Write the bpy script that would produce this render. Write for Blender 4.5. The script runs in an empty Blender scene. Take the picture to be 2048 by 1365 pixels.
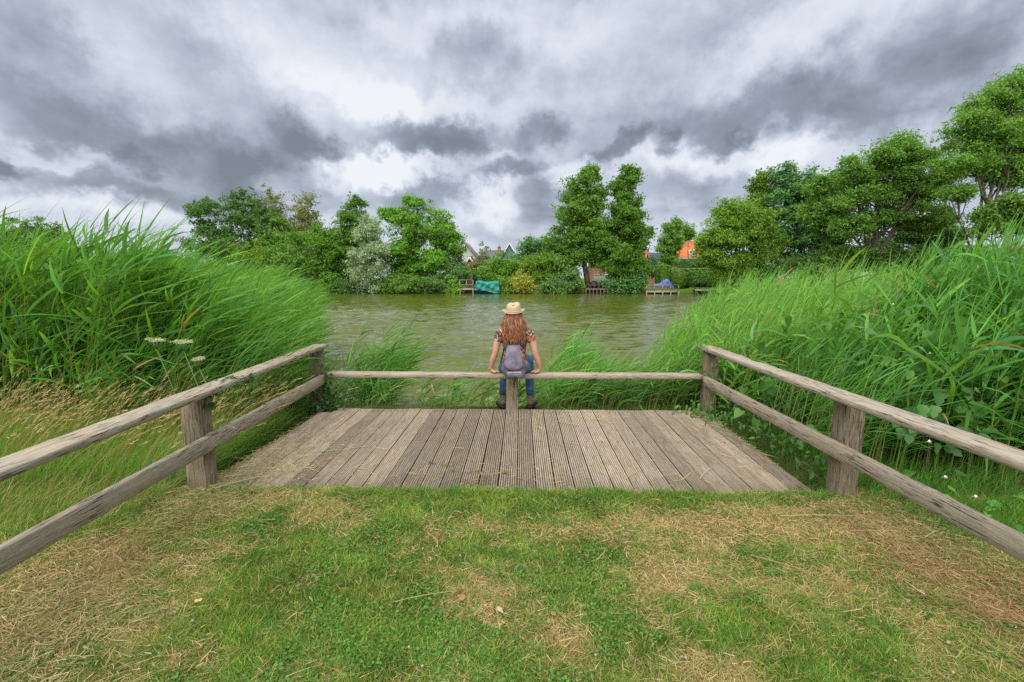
import bpy, bmesh, math, numpy as np
from mathutils import Vector, Matrix
rng = np.random.default_rng(7)
S = bpy.context.scene
COL = S.collection
R = math.radians

# ------------------------------------------------------------------ camera, world, sun, exposure
CAM_H = 1.6
PITCH, YAW = R(7.91), R(1.19)
cam_d = bpy.data.cameras.new('camera'); cam = bpy.data.objects.new('camera', cam_d); COL.objects.link(cam)
cam_d.sensor_width = 36.0; cam_d.lens = 36.0 * 910 / 2048; cam_d.clip_start = 0.05; cam_d.clip_end = 3000
cam.location = (0, 0, CAM_H); cam.rotation_euler = (R(90) - PITCH, 0, YAW)
S.camera = cam
fw = np.array([-math.sin(YAW) * math.cos(PITCH), math.cos(YAW) * math.cos(PITCH), -math.sin(PITCH)])
rt = np.array([math.cos(YAW), math.sin(YAW), 0.0]); upv = np.cross(rt, fw)

def ray(px, py): return fw + rt * (px - 1024) / 910 - upv * (py - 682.5) / 910
def at(px, py, Y):                       # the point of the place seen in that direction at distance Y
    r = ray(px, py); t = Y / r[1]; p = r * t
    return np.array([p[0], Y, CAM_H + p[2]]), t / 910.0
def ground_at(px, py, z=0.0):
    r = ray(px, py); t = (z - CAM_H) / r[2]
    return r[0] * t, r[1] * t

S.view_settings.view_transform = 'Standard'; S.view_settings.look = 'None'
S.view_settings.gamma = 1.0; S.view_settings.use_curve_mapping = False
S.view_settings.exposure = 1.4
S.render.engine = 'CYCLES'
S.cycles.max_bounces = 7; S.cycles.diffuse_bounces = 3; S.cycles.glossy_bounces = 3
S.cycles.transmission_bounces = 4; S.cycles.transparent_max_bounces = 4
S.cycles.use_denoising = False; S.cycles.caustics_reflective = False; S.cycles.caustics_refractive = False
try: S.cycles.denoiser = 'OPENIMAGEDENOISE'; S.cycles.denoising_input_passes = 'RGB_ALBEDO_NORMAL'
except Exception: pass

class NT:
    """small helper around a node tree"""
    def __init__(s, tree): s.t = tree; s.n = tree.nodes; s.l = tree.links; s.n.clear()
    def node(s, typ, **kw):
        nd = s.n.new(typ)
        for k, v in kw.items():
            if k.startswith('i_'):
                key = k[2:]; key = int(key) if key.isdigit() else key.replace('_', ' ')
                s.put(nd.inputs[key], v)
            else: setattr(nd, k, v)
        return nd
    def put(s, sock, v):
        if isinstance(v, bpy.types.NodeSocket): s.l.new(v, sock)
        else: sock.default_value = v
    def math(s, op, a, b=0.0, c=0.0, clamp=False):
        nd = s.n.new('ShaderNodeMath'); nd.operation = op; nd.use_clamp = clamp
        s.put(nd.inputs[0], a); s.put(nd.inputs[1], b); s.put(nd.inputs[2], c); return nd.outputs[0]
    def ramp(s, fac, stops, interp='LINEAR'):
        nd = s.n.new('ShaderNodeValToRGB'); cr = nd.color_ramp; cr.interpolation = interp
        while len(cr.elements) < len(stops): cr.elements.new(0.5)
        for e, (p, c) in zip(cr.elements, stops): e.position = p; e.color = (*c, 1)
        s.put(nd.inputs[0], fac); return nd.outputs[0]
    def mix(s, fac, a, b, blend='MIX'):
        nd = s.n.new('ShaderNodeMix'); nd.data_type = 'RGBA'; nd.blend_type = blend
        s.put(nd.inputs[0], fac)
        for so, v in ((nd.inputs[6], a), (nd.inputs[7], b)):
            if isinstance(v, tuple) and len(v) == 3: v = (*v, 1)
            s.put(so, v)
        return nd.outputs[2]
    def noise(s, vec, scale, detail=3, rough=.5, dist=0.0):
        nd = s.node('ShaderNodeTexNoise'); s.put(nd.inputs['Vector'], vec)
        nd.inputs['Scale'].default_value = scale; nd.inputs['Detail'].default_value = detail
        nd.inputs['Roughness'].default_value = rough; nd.inputs['Distortion'].default_value = dist
        return nd.outputs[0], nd.outputs[1]
    def mapping(s, vec, loc=(0, 0, 0), rot=(0, 0, 0), scale=(1, 1, 1), vt='POINT'):
        nd = s.node('ShaderNodeMapping', vector_type=vt); s.put(nd.inputs[0], vec)
        nd.inputs[1].default_value = loc; nd.inputs[2].default_value = rot; nd.inputs[3].default_value = scale
        return nd.outputs[0]

# ---- overcast sky: Nishita above broken stratocumulus, cloud masses set out by azimuth and elevation
SUN_EL, SUN_AZ = R(58), R(200)            # azimuth measured from +Y towards +X
W = bpy.data.worlds.new('World'); S.world = W; W.use_nodes = True
w = NT(W.node_tree)
tc = w.node('ShaderNodeTexCoord').outputs['Generated']
sky = w.node('ShaderNodeTexSky', sky_type='NISHITA'); sky.sun_disc = False
sky.sun_elevation = SUN_EL; sky.sun_rotation = SUN_AZ; sky.altitude = 0; sky.dust_density = 2.0
sx = w.node('ShaderNodeSeparateXYZ'); w.put(sx.inputs[0], tc)
X_, Y_, Z_ = sx.outputs
zz = w.math('ADD', w.math('MAXIMUM', Z_, 0.0), 0.24)
cp = w.node('ShaderNodeCombineXYZ'); w.put(cp.inputs[0], w.math('DIVIDE', X_, zz)); w.put(cp.inputs[1], w.math('DIVIDE', Y_, zz))
plane = cp.outputs[0]
az = w.math('ARCTAN2', X_, Y_); el = w.math('ARCSINE', Z_)
ce = w.node('ShaderNodeCombineXYZ'); w.put(ce.inputs[0], az); w.put(ce.inputs[1], el)
n1f, n1c = w.noise(ce.outputs[0], 5.0, 5, .55)
n2f, n2c = w.noise(ce.outputs[0], 21.0, 4, .6)
def vsub(a, v):
    nd = w.node('ShaderNodeVectorMath', operation='SUBTRACT'); w.put(nd.inputs[0], a); nd.inputs[1].default_value = v; return nd.outputs[0]
def vmad(a, k, b):
    nd = w.node('ShaderNodeVectorMath', operation='MULTIPLY_ADD'); w.put(nd.inputs[0], a); nd.inputs[1].default_value = (k, k, 0); w.put(nd.inputs[2], b); return nd.outputs[0]
warp = vmad(vsub(n1c, (.5, .5, .5)), .17, ce.outputs[0])
warp = vmad(vsub(n2c, (.5, .5, .5)), .085, warp)
def azel(px, py):
    r = ray(px, py); r = r / np.linalg.norm(r); return math.atan2(r[0], r[1]), math.asin(r[2])
pn, _ = w.noise(w.mapping(plane, scale=(.55, .8, 1), rot=(0, 0, .35)), 1.1, 7, .56, .35)
pn2, _ = w.noise(w.mapping(plane, loc=(7, 3, 0)), 3.2, 6, .6, .2)
val = w.math('MULTIPLY_ADD', w.math('SUBTRACT', pn, .5), 1.0, .60)
val = w.math('MULTIPLY_ADD', w.math('SUBTRACT', pn2, .5), .55, val)
val = w.math('MULTIPLY_ADD', w.math('SUBTRACT', n2f, .5), .34, val)
val = w.math('MULTIPLY_ADD', w.math('SUBTRACT', n1f, .5), .42, val)
# (px, py, half-width, half-height, rotation in degrees, strength): cloud masses and gaps of this sky
BL = [(230,250,330,105,-22,-.36),(430,130,170,90,-35,-.14),(60,230,150,160,0,-.16),(30,30,120,100,0,-.20),
 (610,305,75,62,-10,-.46),(400,290,200,40,-8,-.22),(230,372,170,34,-4,-.44),(15,315,45,34,0,-.44),(280,315,60,24,-15,-.26),
 (875,290,130,46,4,-.50),(1075,270,75,50,10,-.36),(1020,348,82,27,8,-.46),(860,388,120,40,-3,-.36),
 (1080,405,70,55,0,-.36),(470,360,60,40,0,-.24),(470,420,160,40,0,-.16),
 (1440,235,330,60,3,-.38),(1650,190,330,80,14,-.34),(1480,278,70,24,5,-.28),(1225,300,75,30,20,-.40),(1330,292,26,40,-20,-.36),
 (1390,375,160,48,0,-.32),(1720,260,150,42,4,-.32),(1960,70,180,110,25,-.30),(1380,40,170,60,0,-.14),(930,110,130,60,0,-.16),(1010,465,80,40,0,-.24),
 (1880,200,200,80,10,-.20),
 (640,140,230,80,-25,.22),(850,45,170,50,0,.20),(800,170,120,100,0,.14),(715,350,110,36,0,.40),(1420,318,190,36,3,.46),
 (985,410,60,50,15,.40),(130,300,130,20,-5,.26),(870,215,220,36,0,.24),(1150,350,60,30,0,.30),(1600,50,170,70,0,.24),(300,425,330,26,0,.34),
 (1120,60,220,80,0,.20),(790,350,120,26,0,.36),(1560,330,110,28,5,.36),(1000,330,40,10,0,.2),(760,225,60,50,0,.3),(70,130,90,50,-20,.14)]
for (px, py, a, b, ro, k) in BL:
    A0, E0 = azel(px, py); A1, E1 = azel(px + a, py); A2, E2 = azel(px, py - b)
    ra = math.hypot(A1 - A0, E1 - E0); rb = max(math.hypot(A2 - A0, E2 - E0), .02)
    m = w.mapping(warp, loc=(A0, E0, 0), rot=(0, 0, R(ro)), scale=(ra, rb, 1), vt='TEXTURE')
    ln = w.node('ShaderNodeVectorMath', operation='LENGTH'); w.put(ln.inputs[0], m)
    mr = w.node('ShaderNodeMapRange', interpolation_type='SMOOTHERSTEP'); w.put(mr.inputs[0], ln.outputs['Value'])
    sm_ = a < 135; mr.inputs[1].default_value = (1.55 if k > 0 else 1.35) if sm_ else 1.7; mr.inputs[2].default_value = .25 if sm_ else -.1; mr.inputs[3].default_value = 0; mr.inputs[4].default_value = k * (1.0 if (a < 135 and k < 0) else .95)
    val = w.math('ADD', val, mr.outputs[0])
cloud = w.ramp(val, [(0, (.078, .088, .103)), (.22, (.112, .127, .153)), (.46, (.178, .195, .232)), (.74, (.272, .288, .324)), (1, (.346, .353, .372))])
# clouds thin out to white haze on the horizon and grow brighter overhead, as an overcast sky does
hz = w.node('ShaderNodeMapRange', interpolation_type='SMOOTHSTEP'); w.put(hz.inputs[0], Z_); hz.inputs[1].default_value = -.02; hz.inputs[2].default_value = .16; hz.inputs[3].default_value = .75; hz.inputs[4].default_value = 0
cloud = w.mix(hz.outputs[0], cloud, (.27, .295, .335))
zen = w.node('ShaderNodeMapRange', interpolation_type='SMOOTHSTEP'); w.put(zen.inputs[0], Z_); zen.inputs[1].default_value = .50; zen.inputs[2].default_value = 1.0; zen.inputs[3].default_value = 1.0; zen.inputs[4].default_value = 1.5
bgc = w.node('ShaderNodeBackground'); w.put(bgc.inputs[0], cloud); w.put(bgc.inputs[1], zen.outputs[0])
bgs = w.node('ShaderNodeBackground'); w.put(bgs.inputs[0], sky.outputs[0]); bgs.inputs[1].default_value = 0.06
mx = w.node('ShaderNodeMixShader'); mx.inputs[0].default_value = .93; w.put(mx.inputs[1], bgs.outputs[0]); w.put(mx.inputs[2], bgc.outputs[0])
wo = w.node('ShaderNodeOutputWorld'); w.put(wo.inputs[0], mx.outputs[0])
W.cycles.sampling_method = 'MANUAL'; W.cycles.sample_map_resolution = 512

sd = bpy.data.lights.new('sun', 'SUN'); sd.energy = 1.5; sd.angle = R(75); sd.color = (1, .965, .91)
so = bpy.data.objects.new('sun', sd); COL.objects.link(so)
sdir = Vector((math.cos(SUN_EL) * math.sin(SUN_AZ), math.cos(SUN_EL) * math.cos(SUN_AZ), math.sin(SUN_EL)))
so.rotation_euler = sdir.to_track_quat('Z', 'Y').to_euler(); so.location = (0, 0, 60)

# ------------------------------------------------------------------ helpers
def tag(o, label=None, cat=None, group=None, kind=None):
    if label: o['label'] = label
    if cat: o['category'] = cat
    if group: o['group'] = group
    if kind: o['kind'] = kind
    return o
def empty(name, loc=(0, 0, 0), rz=0.0):
    o = bpy.data.objects.new(name, None); COL.objects.link(o); o.location = loc; o.rotation_euler = (0, 0, rz)
    o.empty_display_size = .1; return o
def mesh_from(name, V, faces, mats=(), col=None, smooth=False, fmat=None):
    """V (N,3); faces: list of int arrays (n,k); col: (N,3) colours per point"""
    me = bpy.data.meshes.new(name); V = np.asarray(V, dtype=np.float32)
    me.vertices.add(len(V)); me.vertices.foreach_set('co', V.ravel())
    faces = [np.asarray(f, dtype=np.int32) for f in faces if len(f)]
    idx = np.concatenate([f.ravel() for f in faces]); tot = np.concatenate([np.full(len(f), f.shape[1], dtype=np.int32) for f in faces])
    st = np.concatenate([[0], np.cumsum(tot)[:-1]]).astype(np.int32)
    me.loops.add(len(idx)); me.loops.foreach_set('vertex_index', idx)
    me.polygons.add(len(tot)); me.polygons.foreach_set('loop_start', st); me.polygons.foreach_set('loop_total', tot)
    if smooth: me.polygons.foreach_set('use_smooth', np.ones(len(tot), dtype=bool))
    if fmat is not None: me.polygons.foreach_set('material_index', np.asarray(fmat, dtype=np.int32))
    if col is not None:
        a = me.attributes.new('tint', 'FLOAT_COLOR', 'POINT')
        c = np.ones((len(V), 4), dtype=np.float32); c[:, :3] = np.clip(col, 0, 1); a.data.foreach_set('color', c.ravel())
    for m in mats: me.materials.append(m)
    me.update(calc_edges=True); return me
def add(name, me, parent=None, loc=None, rot=None):
    o = bpy.data.objects.new(name, me); COL.objects.link(o)
    if parent: o.parent = parent
    if loc is not None: o.location = loc
    if rot is not None: o.rotation_euler = rot
    return o
class MB:
    """collects shapes into one mesh"""
    def __init__(s): s.V = []; s.F = {}; s.n = 0; s.C = []
    def put(s, V, faces, col=None):
        V = np.asarray(V, float); s.V.append(V)
        for f in faces:
            f = np.asarray(f, dtype=np.int64)
            if len(f): s.F.setdefault(f.shape[1], []).append(f + s.n)
        s.n += len(V); s.C.append(np.tile(np.asarray(col if col is not None else (1, 1, 1), float), (len(V), 1)) if col is None or np.ndim(col) == 1 else col)
        return s
    def box(s, lo, hi, rz=0.0, c=None):
        (a, b, c0), (d, e, f) = lo, hi
        V = np.array([(a,b,c0),(d,b,c0),(d,e,c0),(a,e,c0),(a,b,f),(d,b,f),(d,e,f),(a,e,f)], float)
        if rz:
            cc = V.mean(0) if c is None else np.array(c); q = V - cc; ca, sa = math.cos(rz), math.sin(rz)
            V = np.stack([q[:,0]*ca - q[:,1]*sa, q[:,0]*sa + q[:,1]*ca, q[:,2]], 1) + cc
        return s.put(V, [[(0,3,2,1),(4,5,6,7),(0,1,5,4),(1,2,6,5),(2,3,7,6),(3,0,4,7)]])
    def tube(s, P, rad, n=6, col=None, flat=1.0):
        P = np.asarray(P, float); rad = np.broadcast_to(np.asarray(rad, float), (len(P),))
        T = np.gradient(P, axis=0); T /= np.linalg.norm(T, axis=1)[:, None] + 1e-9
        ref = np.array([0, 0, 1.0]) if abs(T[0][2]) < .9 else np.array([1.0, 0, 0])
        V = []
        for p, t, r in zip(P, T, rad):
            u = np.cross(t, ref); u /= np.linalg.norm(u) + 1e-9; v = np.cross(t, u); ref = -np.cross(t, u) if False else ref
            a = np.arange(n) * 2 * math.pi / n
            V.append(p + r * (np.cos(a)[:, None] * u + flat * np.sin(a)[:, None] * v))
        V = np.concatenate(V); Q = []
        for i in range(len(P) - 1):
            for k in range(n):
                k2 = (k + 1) % n; Q.append((i*n+k, i*n+k2, (i+1)*n+k2, (i+1)*n+k))
        caps = [tuple(range(n))[::-1], tuple(range((len(P)-1)*n, len(P)*n))]
        return s.put(V, [Q, caps] if n != 4 else [Q + caps], col)
    def loft(s, st, n=16, col=None):
        """stations (cx,cy,cz, rx, ry): horizontal ellipses"""
        a = np.arange(n) * 2 * math.pi / n; V = []
        for (x, y, z, rx, ry) in st: V.append(np.stack([x + rx*np.cos(a), y + ry*np.sin(a), np.full(n, z)], 1))
        m = len(st); V = np.concatenate(V); Q = [(i*n+k, i*n+(k+1)%n, (i+1)*n+(k+1)%n, (i+1)*n+k) for i in range(m-1) for k in range(n)]
        return s.put(V, [Q, [tuple(range(n))[::-1], tuple(range((m-1)*n, m*n))]], col)
    def ball(s, c, r, n=12, m=8, col=None):
        th = np.linspace(0.0, math.pi, m + 1)[1:-1]; a = np.arange(n) * 2 * math.pi / n; r = np.broadcast_to(np.asarray(r, float), (3,))
        V = [(0, 0, 1)] + [(math.sin(t)*math.cos(b), math.sin(t)*math.sin(b), math.cos(t)) for t in th for b in a] + [(0, 0, -1)]
        V = np.array(V) * r + np.array(c); k = len(th)
        Q = [(1+i*n+j, 1+(i+1)*n+j, 1+(i+1)*n+(j+1)%n, 1+i*n+(j+1)%n) for i in range(k-1) for j in range(n)]
        T = [(0, 1+j, 1+(j+1)%n) for j in range(n)] + [(1+k*n, 1+(k-1)*n+(j+1)%n, 1+(k-1)*n+j) for j in range(n)]
        return s.put(V, [Q, T], col)
    def mesh(s, name, mats=(), smooth=False, usecol=False):
        return mesh_from(name, np.concatenate(s.V), [np.concatenate(v) for v in s.F.values()], mats, np.concatenate(s.C) if usecol else None, smooth)
    def build(s, name, mat, parent=None, smooth=False, usecol=False):
        return add(name, s.mesh(name, (mat,) if mat else (), smooth, usecol), parent)
def remesh(name, mb, mat, voxel, parent=None, smooth_it=2, fac=.5):
    o = mb.build(name, mat, None, True)
    m = o.modifiers.new('r', 'REMESH'); m.mode = 'VOXEL'; m.voxel_size = voxel; m.use_smooth_shade = True
    m2 = o.modifiers.new('s', 'SMOOTH'); m2.iterations = smooth_it; m2.factor = fac
    bpy.context.view_layer.update()
    dg = bpy.context.evaluated_depsgraph_get(); me = bpy.data.meshes.new_from_object(o.evaluated_get(dg)); me.name = name
    old = o.data; o.modifiers.clear(); o.data = me; bpy.data.meshes.remove(old)
    if not me.materials: me.materials.append(mat)
    for p in me.polygons: p.use_smooth = True
    if parent: o.parent = parent
    return o
def vnoise(x, y, seed=0, octaves=3, z=None):
    """value noise 0..1 on arrays"""
    x = np.asarray(x, float); y = np.asarray(y, float); out = np.zeros(np.broadcast(x, y).shape); amp = 1.0; tot = 0
    for o in range(octaves):
        xi = np.floor(x).astype(np.int64); yi = np.floor(y).astype(np.int64); fx = x - xi; fy = y - yi
        fx = fx*fx*(3-2*fx); fy = fy*fy*(3-2*fy)
        def h(a, b):
            n = (a * 374761393 + b * 668265263 + (seed + o) * 974634777) & 0x7fffffff
            n = ((n ^ (n >> 13)) * 1274126177) & 0x7fffffff
            return ((n ^ (n >> 16)) & 0xffff) / 65535.0
        v = (h(xi, yi)*(1-fx) + h(xi+1, yi)*fx)*(1-fy) + (h(xi, yi+1)*(1-fx) + h(xi+1, yi+1)*fx)*fy
        out += amp * v; tot += amp; amp *= .5; x = x*2.03+11.1; y = y*2.03+5.7
    return out / tot
def unit(v): return v / (np.linalg.norm(v, axis=-1, keepdims=True) + 1e-9)
def ribbons(base, d0, L, Wd, bend, side=None, K=3, prof=None, fold=0.0, curlz=None):
    """tapered leaf blades. returns V, quads, tris, idx (which blade a vertex belongs to), t along blade"""
    N = len(base); L = np.broadcast_to(L, (N,)); Wd = np.broadcast_to(Wd, (N,))
    if side is None:
        side = np.cross(d0, unit(rng.normal(size=(N, 3)))); 
    side = unit(side); V = np.zeros((N, 2*K+1, 3)); ts = np.linspace(0, 1, K+1); tt = np.zeros((N, 2*K+1))
    if prof is None: prof = lambda t: (1 - t)**.7
    for k, t in enumerate(ts):
        c = base + d0 * (L*t)[:, None] + bend * (t*t)
        if k == K: V[:, 2*K] = c; tt[:, 2*K] = 1
        else:
            wd = (Wd * prof(t) * .5)[:, None]; V[:, 2*k] = c - side*wd; V[:, 2*k+1] = c + side*wd; tt[:, 2*k:2*k+2] = t
    o = (np.arange(N) * (2*K+1))[:, None]
    Q = np.concatenate([o + np.array([[2*k, 2*k+1, 2*k+3, 2*k+2]]) for k in range(K-1)]) if K > 1 else np.zeros((0, 4), int)
    T = o + np.array([[2*K-2, 2*K-1, 2*K]])
    return V.reshape(-1, 3), Q, T, np.repeat(np.arange(N), 2*K+1), tt.ravel()
class Pile:
    """collects blade/leaf arrays for one stuff mesh"""
    def __init__(s): s.V = []; s.Q = []; s.T = []; s.C = []; s.n = 0
    def put(s, V, Q, T, C):
        s.V.append(V); s.C.append(C)
        if len(Q): s.Q.append(Q + s.n)
        if len(T): s.T.append(T + s.n)
        s.n += len(V)
    def blades(s, base, d0, L, Wd, bend, col, side=None, K=3, prof=None, tipcol=None):
        V, Q, T, i, t = ribbons(base, d0, L, Wd, bend, side, K, prof)
        C = np.broadcast_to(np.asarray(col), (len(base), 3))[i]
        if tipcol is not None: C = C*(1-t[:, None]**2) + np.broadcast_to(np.asarray(tipcol), (len(base), 3))[i]*t[:, None]**2
        s.put(V, Q, T, C)
    def build(s, name, mat, parent=None, smooth=False):
        fs = []
        if s.Q: fs.append(np.concatenate(s.Q))
        if s.T: fs.append(np.concatenate(s.T))
        return add(name, mesh_from(name, np.concatenate(s.V), fs, (mat,), np.concatenate(s.C), smooth), parent)

# ------------------------------------------------------------------ materials
def new_mat(name):
    m = bpy.data.materials.new(name); m.use_nodes = True; return m, NT(m.node_tree)
def out(nt, sh): o = nt.node('ShaderNodeOutputMaterial'); nt.put(o.inputs[0], sh); return o
def plain(name, c, rough=.6, noise=0.12, nscale=8.0, metal=0.0, bump=0.0, spec=.4):
    m, n = new_mat(name); t = n.node('ShaderNodeTexCoord').outputs['Object']
    f, _ = n.noise(t, nscale, 4, .6)
    a = tuple(max(0, x*(1-noise*1.6)) for x in c); b = tuple(min(1, x*(1+noise*1.6)) for x in c)
    p = n.node('ShaderNodeBsdfPrincipled'); n.put(p.inputs['Base Color'], n.ramp(f, [(.25, a), (.75, b)]))
    p.inputs['Roughness'].default_value = rough; p.inputs['Metallic'].default_value = metal; p.inputs['Specular IOR Level'].default_value = spec
    if bump:
        bm = n.node('ShaderNodeBump'); bm.inputs['Strength'].default_value = bump; bm.inputs['Distance'].default_value = .01
        n.put(bm.inputs['Height'], f); n.put(p.inputs['Normal'], bm.outputs[0])
    out(n, p.outputs[0]); return m
def foliage(name, trans=.35, rough=.5, spec=.3, gain=1.0):
    m, n = new_mat(name)
    a = n.node('ShaderNodeAttribute', attribute_name='tint').outputs['Color']
    if gain != 1.0: a = n.mix(1.0, a, (gain, gain, gain), 'MULTIPLY')
    p = n.node('ShaderNodeBsdfPrincipled'); n.put(p.inputs['Base Color'], a); p.inputs['Roughness'].default_value = rough
    p.inputs['Specular IOR Level'].default_value = spec
    tr = n.node('ShaderNodeBsdfTranslucent'); n.put(tr.inputs[0], n.mix(1.0, a, (1.25, 1.3, .55), 'MULTIPLY'))
    mxx = n.node('ShaderNodeMixShader'); mxx.inputs[0].default_value = trans; n.put(mxx.inputs[1], p.outputs[0]); n.put(mxx.inputs[2], tr.outputs[0])
    out(n, mxx.outputs[0]); return m
def wood_mat(name, axis='X', c0=(.17,.137,.095), c1=(.42,.365,.275), c2=(.60,.55,.44), rnd=0.0, lichen=.5, crack=.6, damp=0.0, band=.15):
    """weathered wood, grain along the given local axis"""
    m, n = new_mat(name); t = n.node('ShaderNodeTexCoord').outputs['Object']
    oi = n.node('ShaderNodeObjectInfo').outputs['Random']
    off = n.node('ShaderNodeVectorMath', operation='ADD'); n.put(off.inputs[0], t)
    cb = n.node('ShaderNodeCombineXYZ'); 
    for k in range(3): n.put(cb.inputs[k], n.math('MULTIPLY', oi, 17.0 + 9*k))
    n.put(off.inputs[1], cb.outputs[0]); t2 = off.outputs[0]
    sc = {'X': (2.2, 34, 34), 'Y': (22, 1, 22), 'Z': (22, 22, 1)}[axis]
    g1, _ = n.noise(n.mapping(t2, scale=sc), 4.0, 6, .65, .3)
    g2, _ = n.noise(n.mapping(t2, scale=tuple(x*3.2 if x > 1 else 3.0 for x in sc)), 3.0, 4, .6)
    big, _ = n.noise(t2, 3.0, 4, .55)
    base = n.ramp(g1, [(.5 - band, c0), (.50, c1), (.5 + band, c2)])
    base = n.mix(n.math('MULTIPLY', g2, .5), base, tuple(x*.55 for x in c1))
    warm = n.mix(n.ramp(big, [(.35, (0, 0, 0)), (.7, (1, 1, 1))]), base, n.mix(1.0, base, (1.06, .99, .90), 'MULTIPLY'))
    if rnd:
        f = n.math('MULTIPLY_ADD', n.math('SUBTRACT', oi, .5), rnd, 1.0); cc = n.node('ShaderNodeCombineXYZ')
        for k in range(3): n.put(cc.inputs[k], f)
        warm = n.mix(1.0, warm, cc.outputs[0], 'MULTIPLY')
    # dark weather checks: short thin cracks along the grain
    sc2 = {'X': (4.5, 60, 60), 'Y': (60, 4.5, 60), 'Z': (60, 60, 4.5)}[axis]
    ck, _ = n.noise(n.mapping(t2, loc=(3, 1, 2), scale=sc2), 1.6, 3, .6)
    ckm, _ = n.noise(t2, 2.2, 3, .5)
    ckf = n.math('MULTIPLY', n.ramp(ck, [(.56, (0, 0, 0)), (.61, (1, 1, 1))]), n.ramp(ckm, [(.40, (0, 0, 0)), (.52, (1, 1, 1))]))
    warm = n.mix(n.math('MULTIPLY', ckf, crack), warm, (.035, .03, .024))
    # pale lichen flecks
    lc, _ = n.noise(n.mapping(t2, loc=(9, 4, 1), scale={'X': (3, 9, 9), 'Y': (9, 3, 9), 'Z': (9, 9, 3)}[axis]), 4.2, 4, .6)
    lm, _ = n.noise(n.mapping(t2, loc=(1, 8, 3)), 1.7, 2, .5)
    lf = n.math('MULTIPLY', n.ramp(lc, [(.60, (0, 0, 0)), (.65, (1, 1, 1))]), n.ramp(lm, [(.45, (0, 0, 0)), (.6, (1, 1, 1))]))
    warm = n.mix(n.math('MULTIPLY', lf, lichen), warm, (.42, .43, .35))
    if damp:
        al, _ = n.noise(t2, 5.0, 4, .6); warm = n.mix(n.math('MULTIPLY', n.ramp(al, [(.45, (0, 0, 0)), (.7, (1, 1, 1))]), damp), warm, (.10, .12, .05))
    p = n.node('ShaderNodeBsdfPrincipled'); n.put(p.inputs['Base Color'], warm); p.inputs['Roughness'].default_value = .85; p.inputs['Specular IOR Level'].default_value = .2
    bm = n.node('ShaderNodeBump'); bm.inputs['Strength'].default_value = .7; bm.inputs['Distance'].default_value = .004
    n.put(bm.inputs['Height'], n.math('SUBTRACT', g1, n.math('MULTIPLY', ckf, .8))); n.put(p.inputs['Normal'], bm.outputs[0])
    out(n, p.outputs[0]); return m

M = {}
M['rail'] = wood_mat('weathered_rail_wood', 'X', band=.26, crack=.8, lichen=.65)
M['post'] = wood_mat('weathered_post_wood', 'Z', c0=(.115,.09,.068), c1=(.235,.195,.15), c2=(.31,.27,.215), lichen=.35, damp=.5)
M['plank'] = wood_mat('grooved_plank_wood', 'Y', c0=(.165,.13,.09), c1=(.385,.315,.235), c2=(.62,.545,.43), rnd=.55, lichen=.15, crack=.10, damp=.10, band=.27)
M['groove'] = plain('dark_groove', (.060, .045, .030), .95, .35, 25)  # groove floors coloured much darker than the ribs
M['dark_wood'] = wood_mat('dark_old_wood', 'Y', c0=(.04,.035,.028), c1=(.10,.085,.065), c2=(.17,.15,.12))
M['far_wood'] = plain('grey_dock_wood', (.36, .31, .24), .85, .25, 6)
M['far_wood_dark'] = plain('dark_dock_wood', (.14, .115, .09), .85, .25, 6)
M['steel'] = plain('galvanised_steel', (.30, .32, .33), .45, .15, 30, metal=.7)
M['reed'] = foliage('reed_leaf', .38, .5, .18)
M['grass'] = foliage('grass_blade', .30, .55, .2)
M['crown'] = foliage('tree_leaf', .30, .55, .2)
M['broad'] = foliage('broad_leaf', .30, .4, .35)
M['bark'] = plain('tree_bark', (.13, .11, .085), .9, .3, 5, bump=.5)
M['bark_pale'] = plain('pale_bark', (.30, .28, .24), .9, .3, 5)
M['soil'] = None
# ground: short-turf colour laid by the tint attribute plus fine procedural mottling
gm, n = new_mat('turf_soil')
a = n.node('ShaderNodeAttribute', attribute_name='tint').outputs['Color']
t = n.node('ShaderNodeNewGeometry').outputs['Position']
f1, _ = n.noise(t, 60, 5, .7); f2, _ = n.noise(n.mapping(t, scale=(1, 2.3, 1), rot=(0, 0, .5)), 210, 3, .7)
c = n.mix(1.0, a, n.ramp(f1, [(.3, (.45, .42, .40)), (.7, (1.35, 1.35, 1.3))]), 'MULTIPLY')
c = n.mix(1.0, c, n.ramp(f2, [(.35, (.55, .55, .5)), (.65, (1.4, 1.4, 1.3))]), 'MULTIPLY')
p = n.node('ShaderNodeBsdfPrincipled'); n.put(p.inputs['Base Color'], c); p.inputs['Roughness'].default_value = .95; p.inputs['Specular IOR Level'].default_value = .1
bm = n.node('ShaderNodeBump'); bm.inputs['Strength'].default_value = .8; bm.inputs['Distance'].default_value = .02; n.put(bm.inputs['Height'], f1); n.put(p.inputs['Normal'], bm.outputs[0])
out(n, p.outputs[0]); M['ground'] = gm
# water
wm, n = new_mat('pond_water')
t = n.node('ShaderNodeNewGeometry').outputs['Position']
w1, _ = n.noise(n.mapping(t, scale=(.40, 1.7, 1), rot=(0, 0, R(12))), 1.75, 2, .45, .6)
w2, _ = n.noise(n.mapping(t, scale=(.6, 1.7, 1), rot=(0, 0, R(20))), 7.5, 3, .6, .3)
w3, _ = n.noise(n.mapping(t, scale=(.3, 1, 1), rot=(0, 0, R(-4))), .55, 2, .5)
w1 = n.math('SUBTRACT', 1.0, n.math('MULTIPLY', n.math('ABSOLUTE', n.math('SUBTRACT', w1, .5)), 3.0))
h = n.math('MULTIPLY_ADD', w2, .35, w1)
h = n.math('MULTIPLY_ADD', w3, .9, h)
bm = n.node('ShaderNodeBump'); bm.inputs['Strength'].default_value = 1.0; bm.inputs['Distance'].default_value = .020; n.put(bm.inputs['Height'], h)
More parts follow.
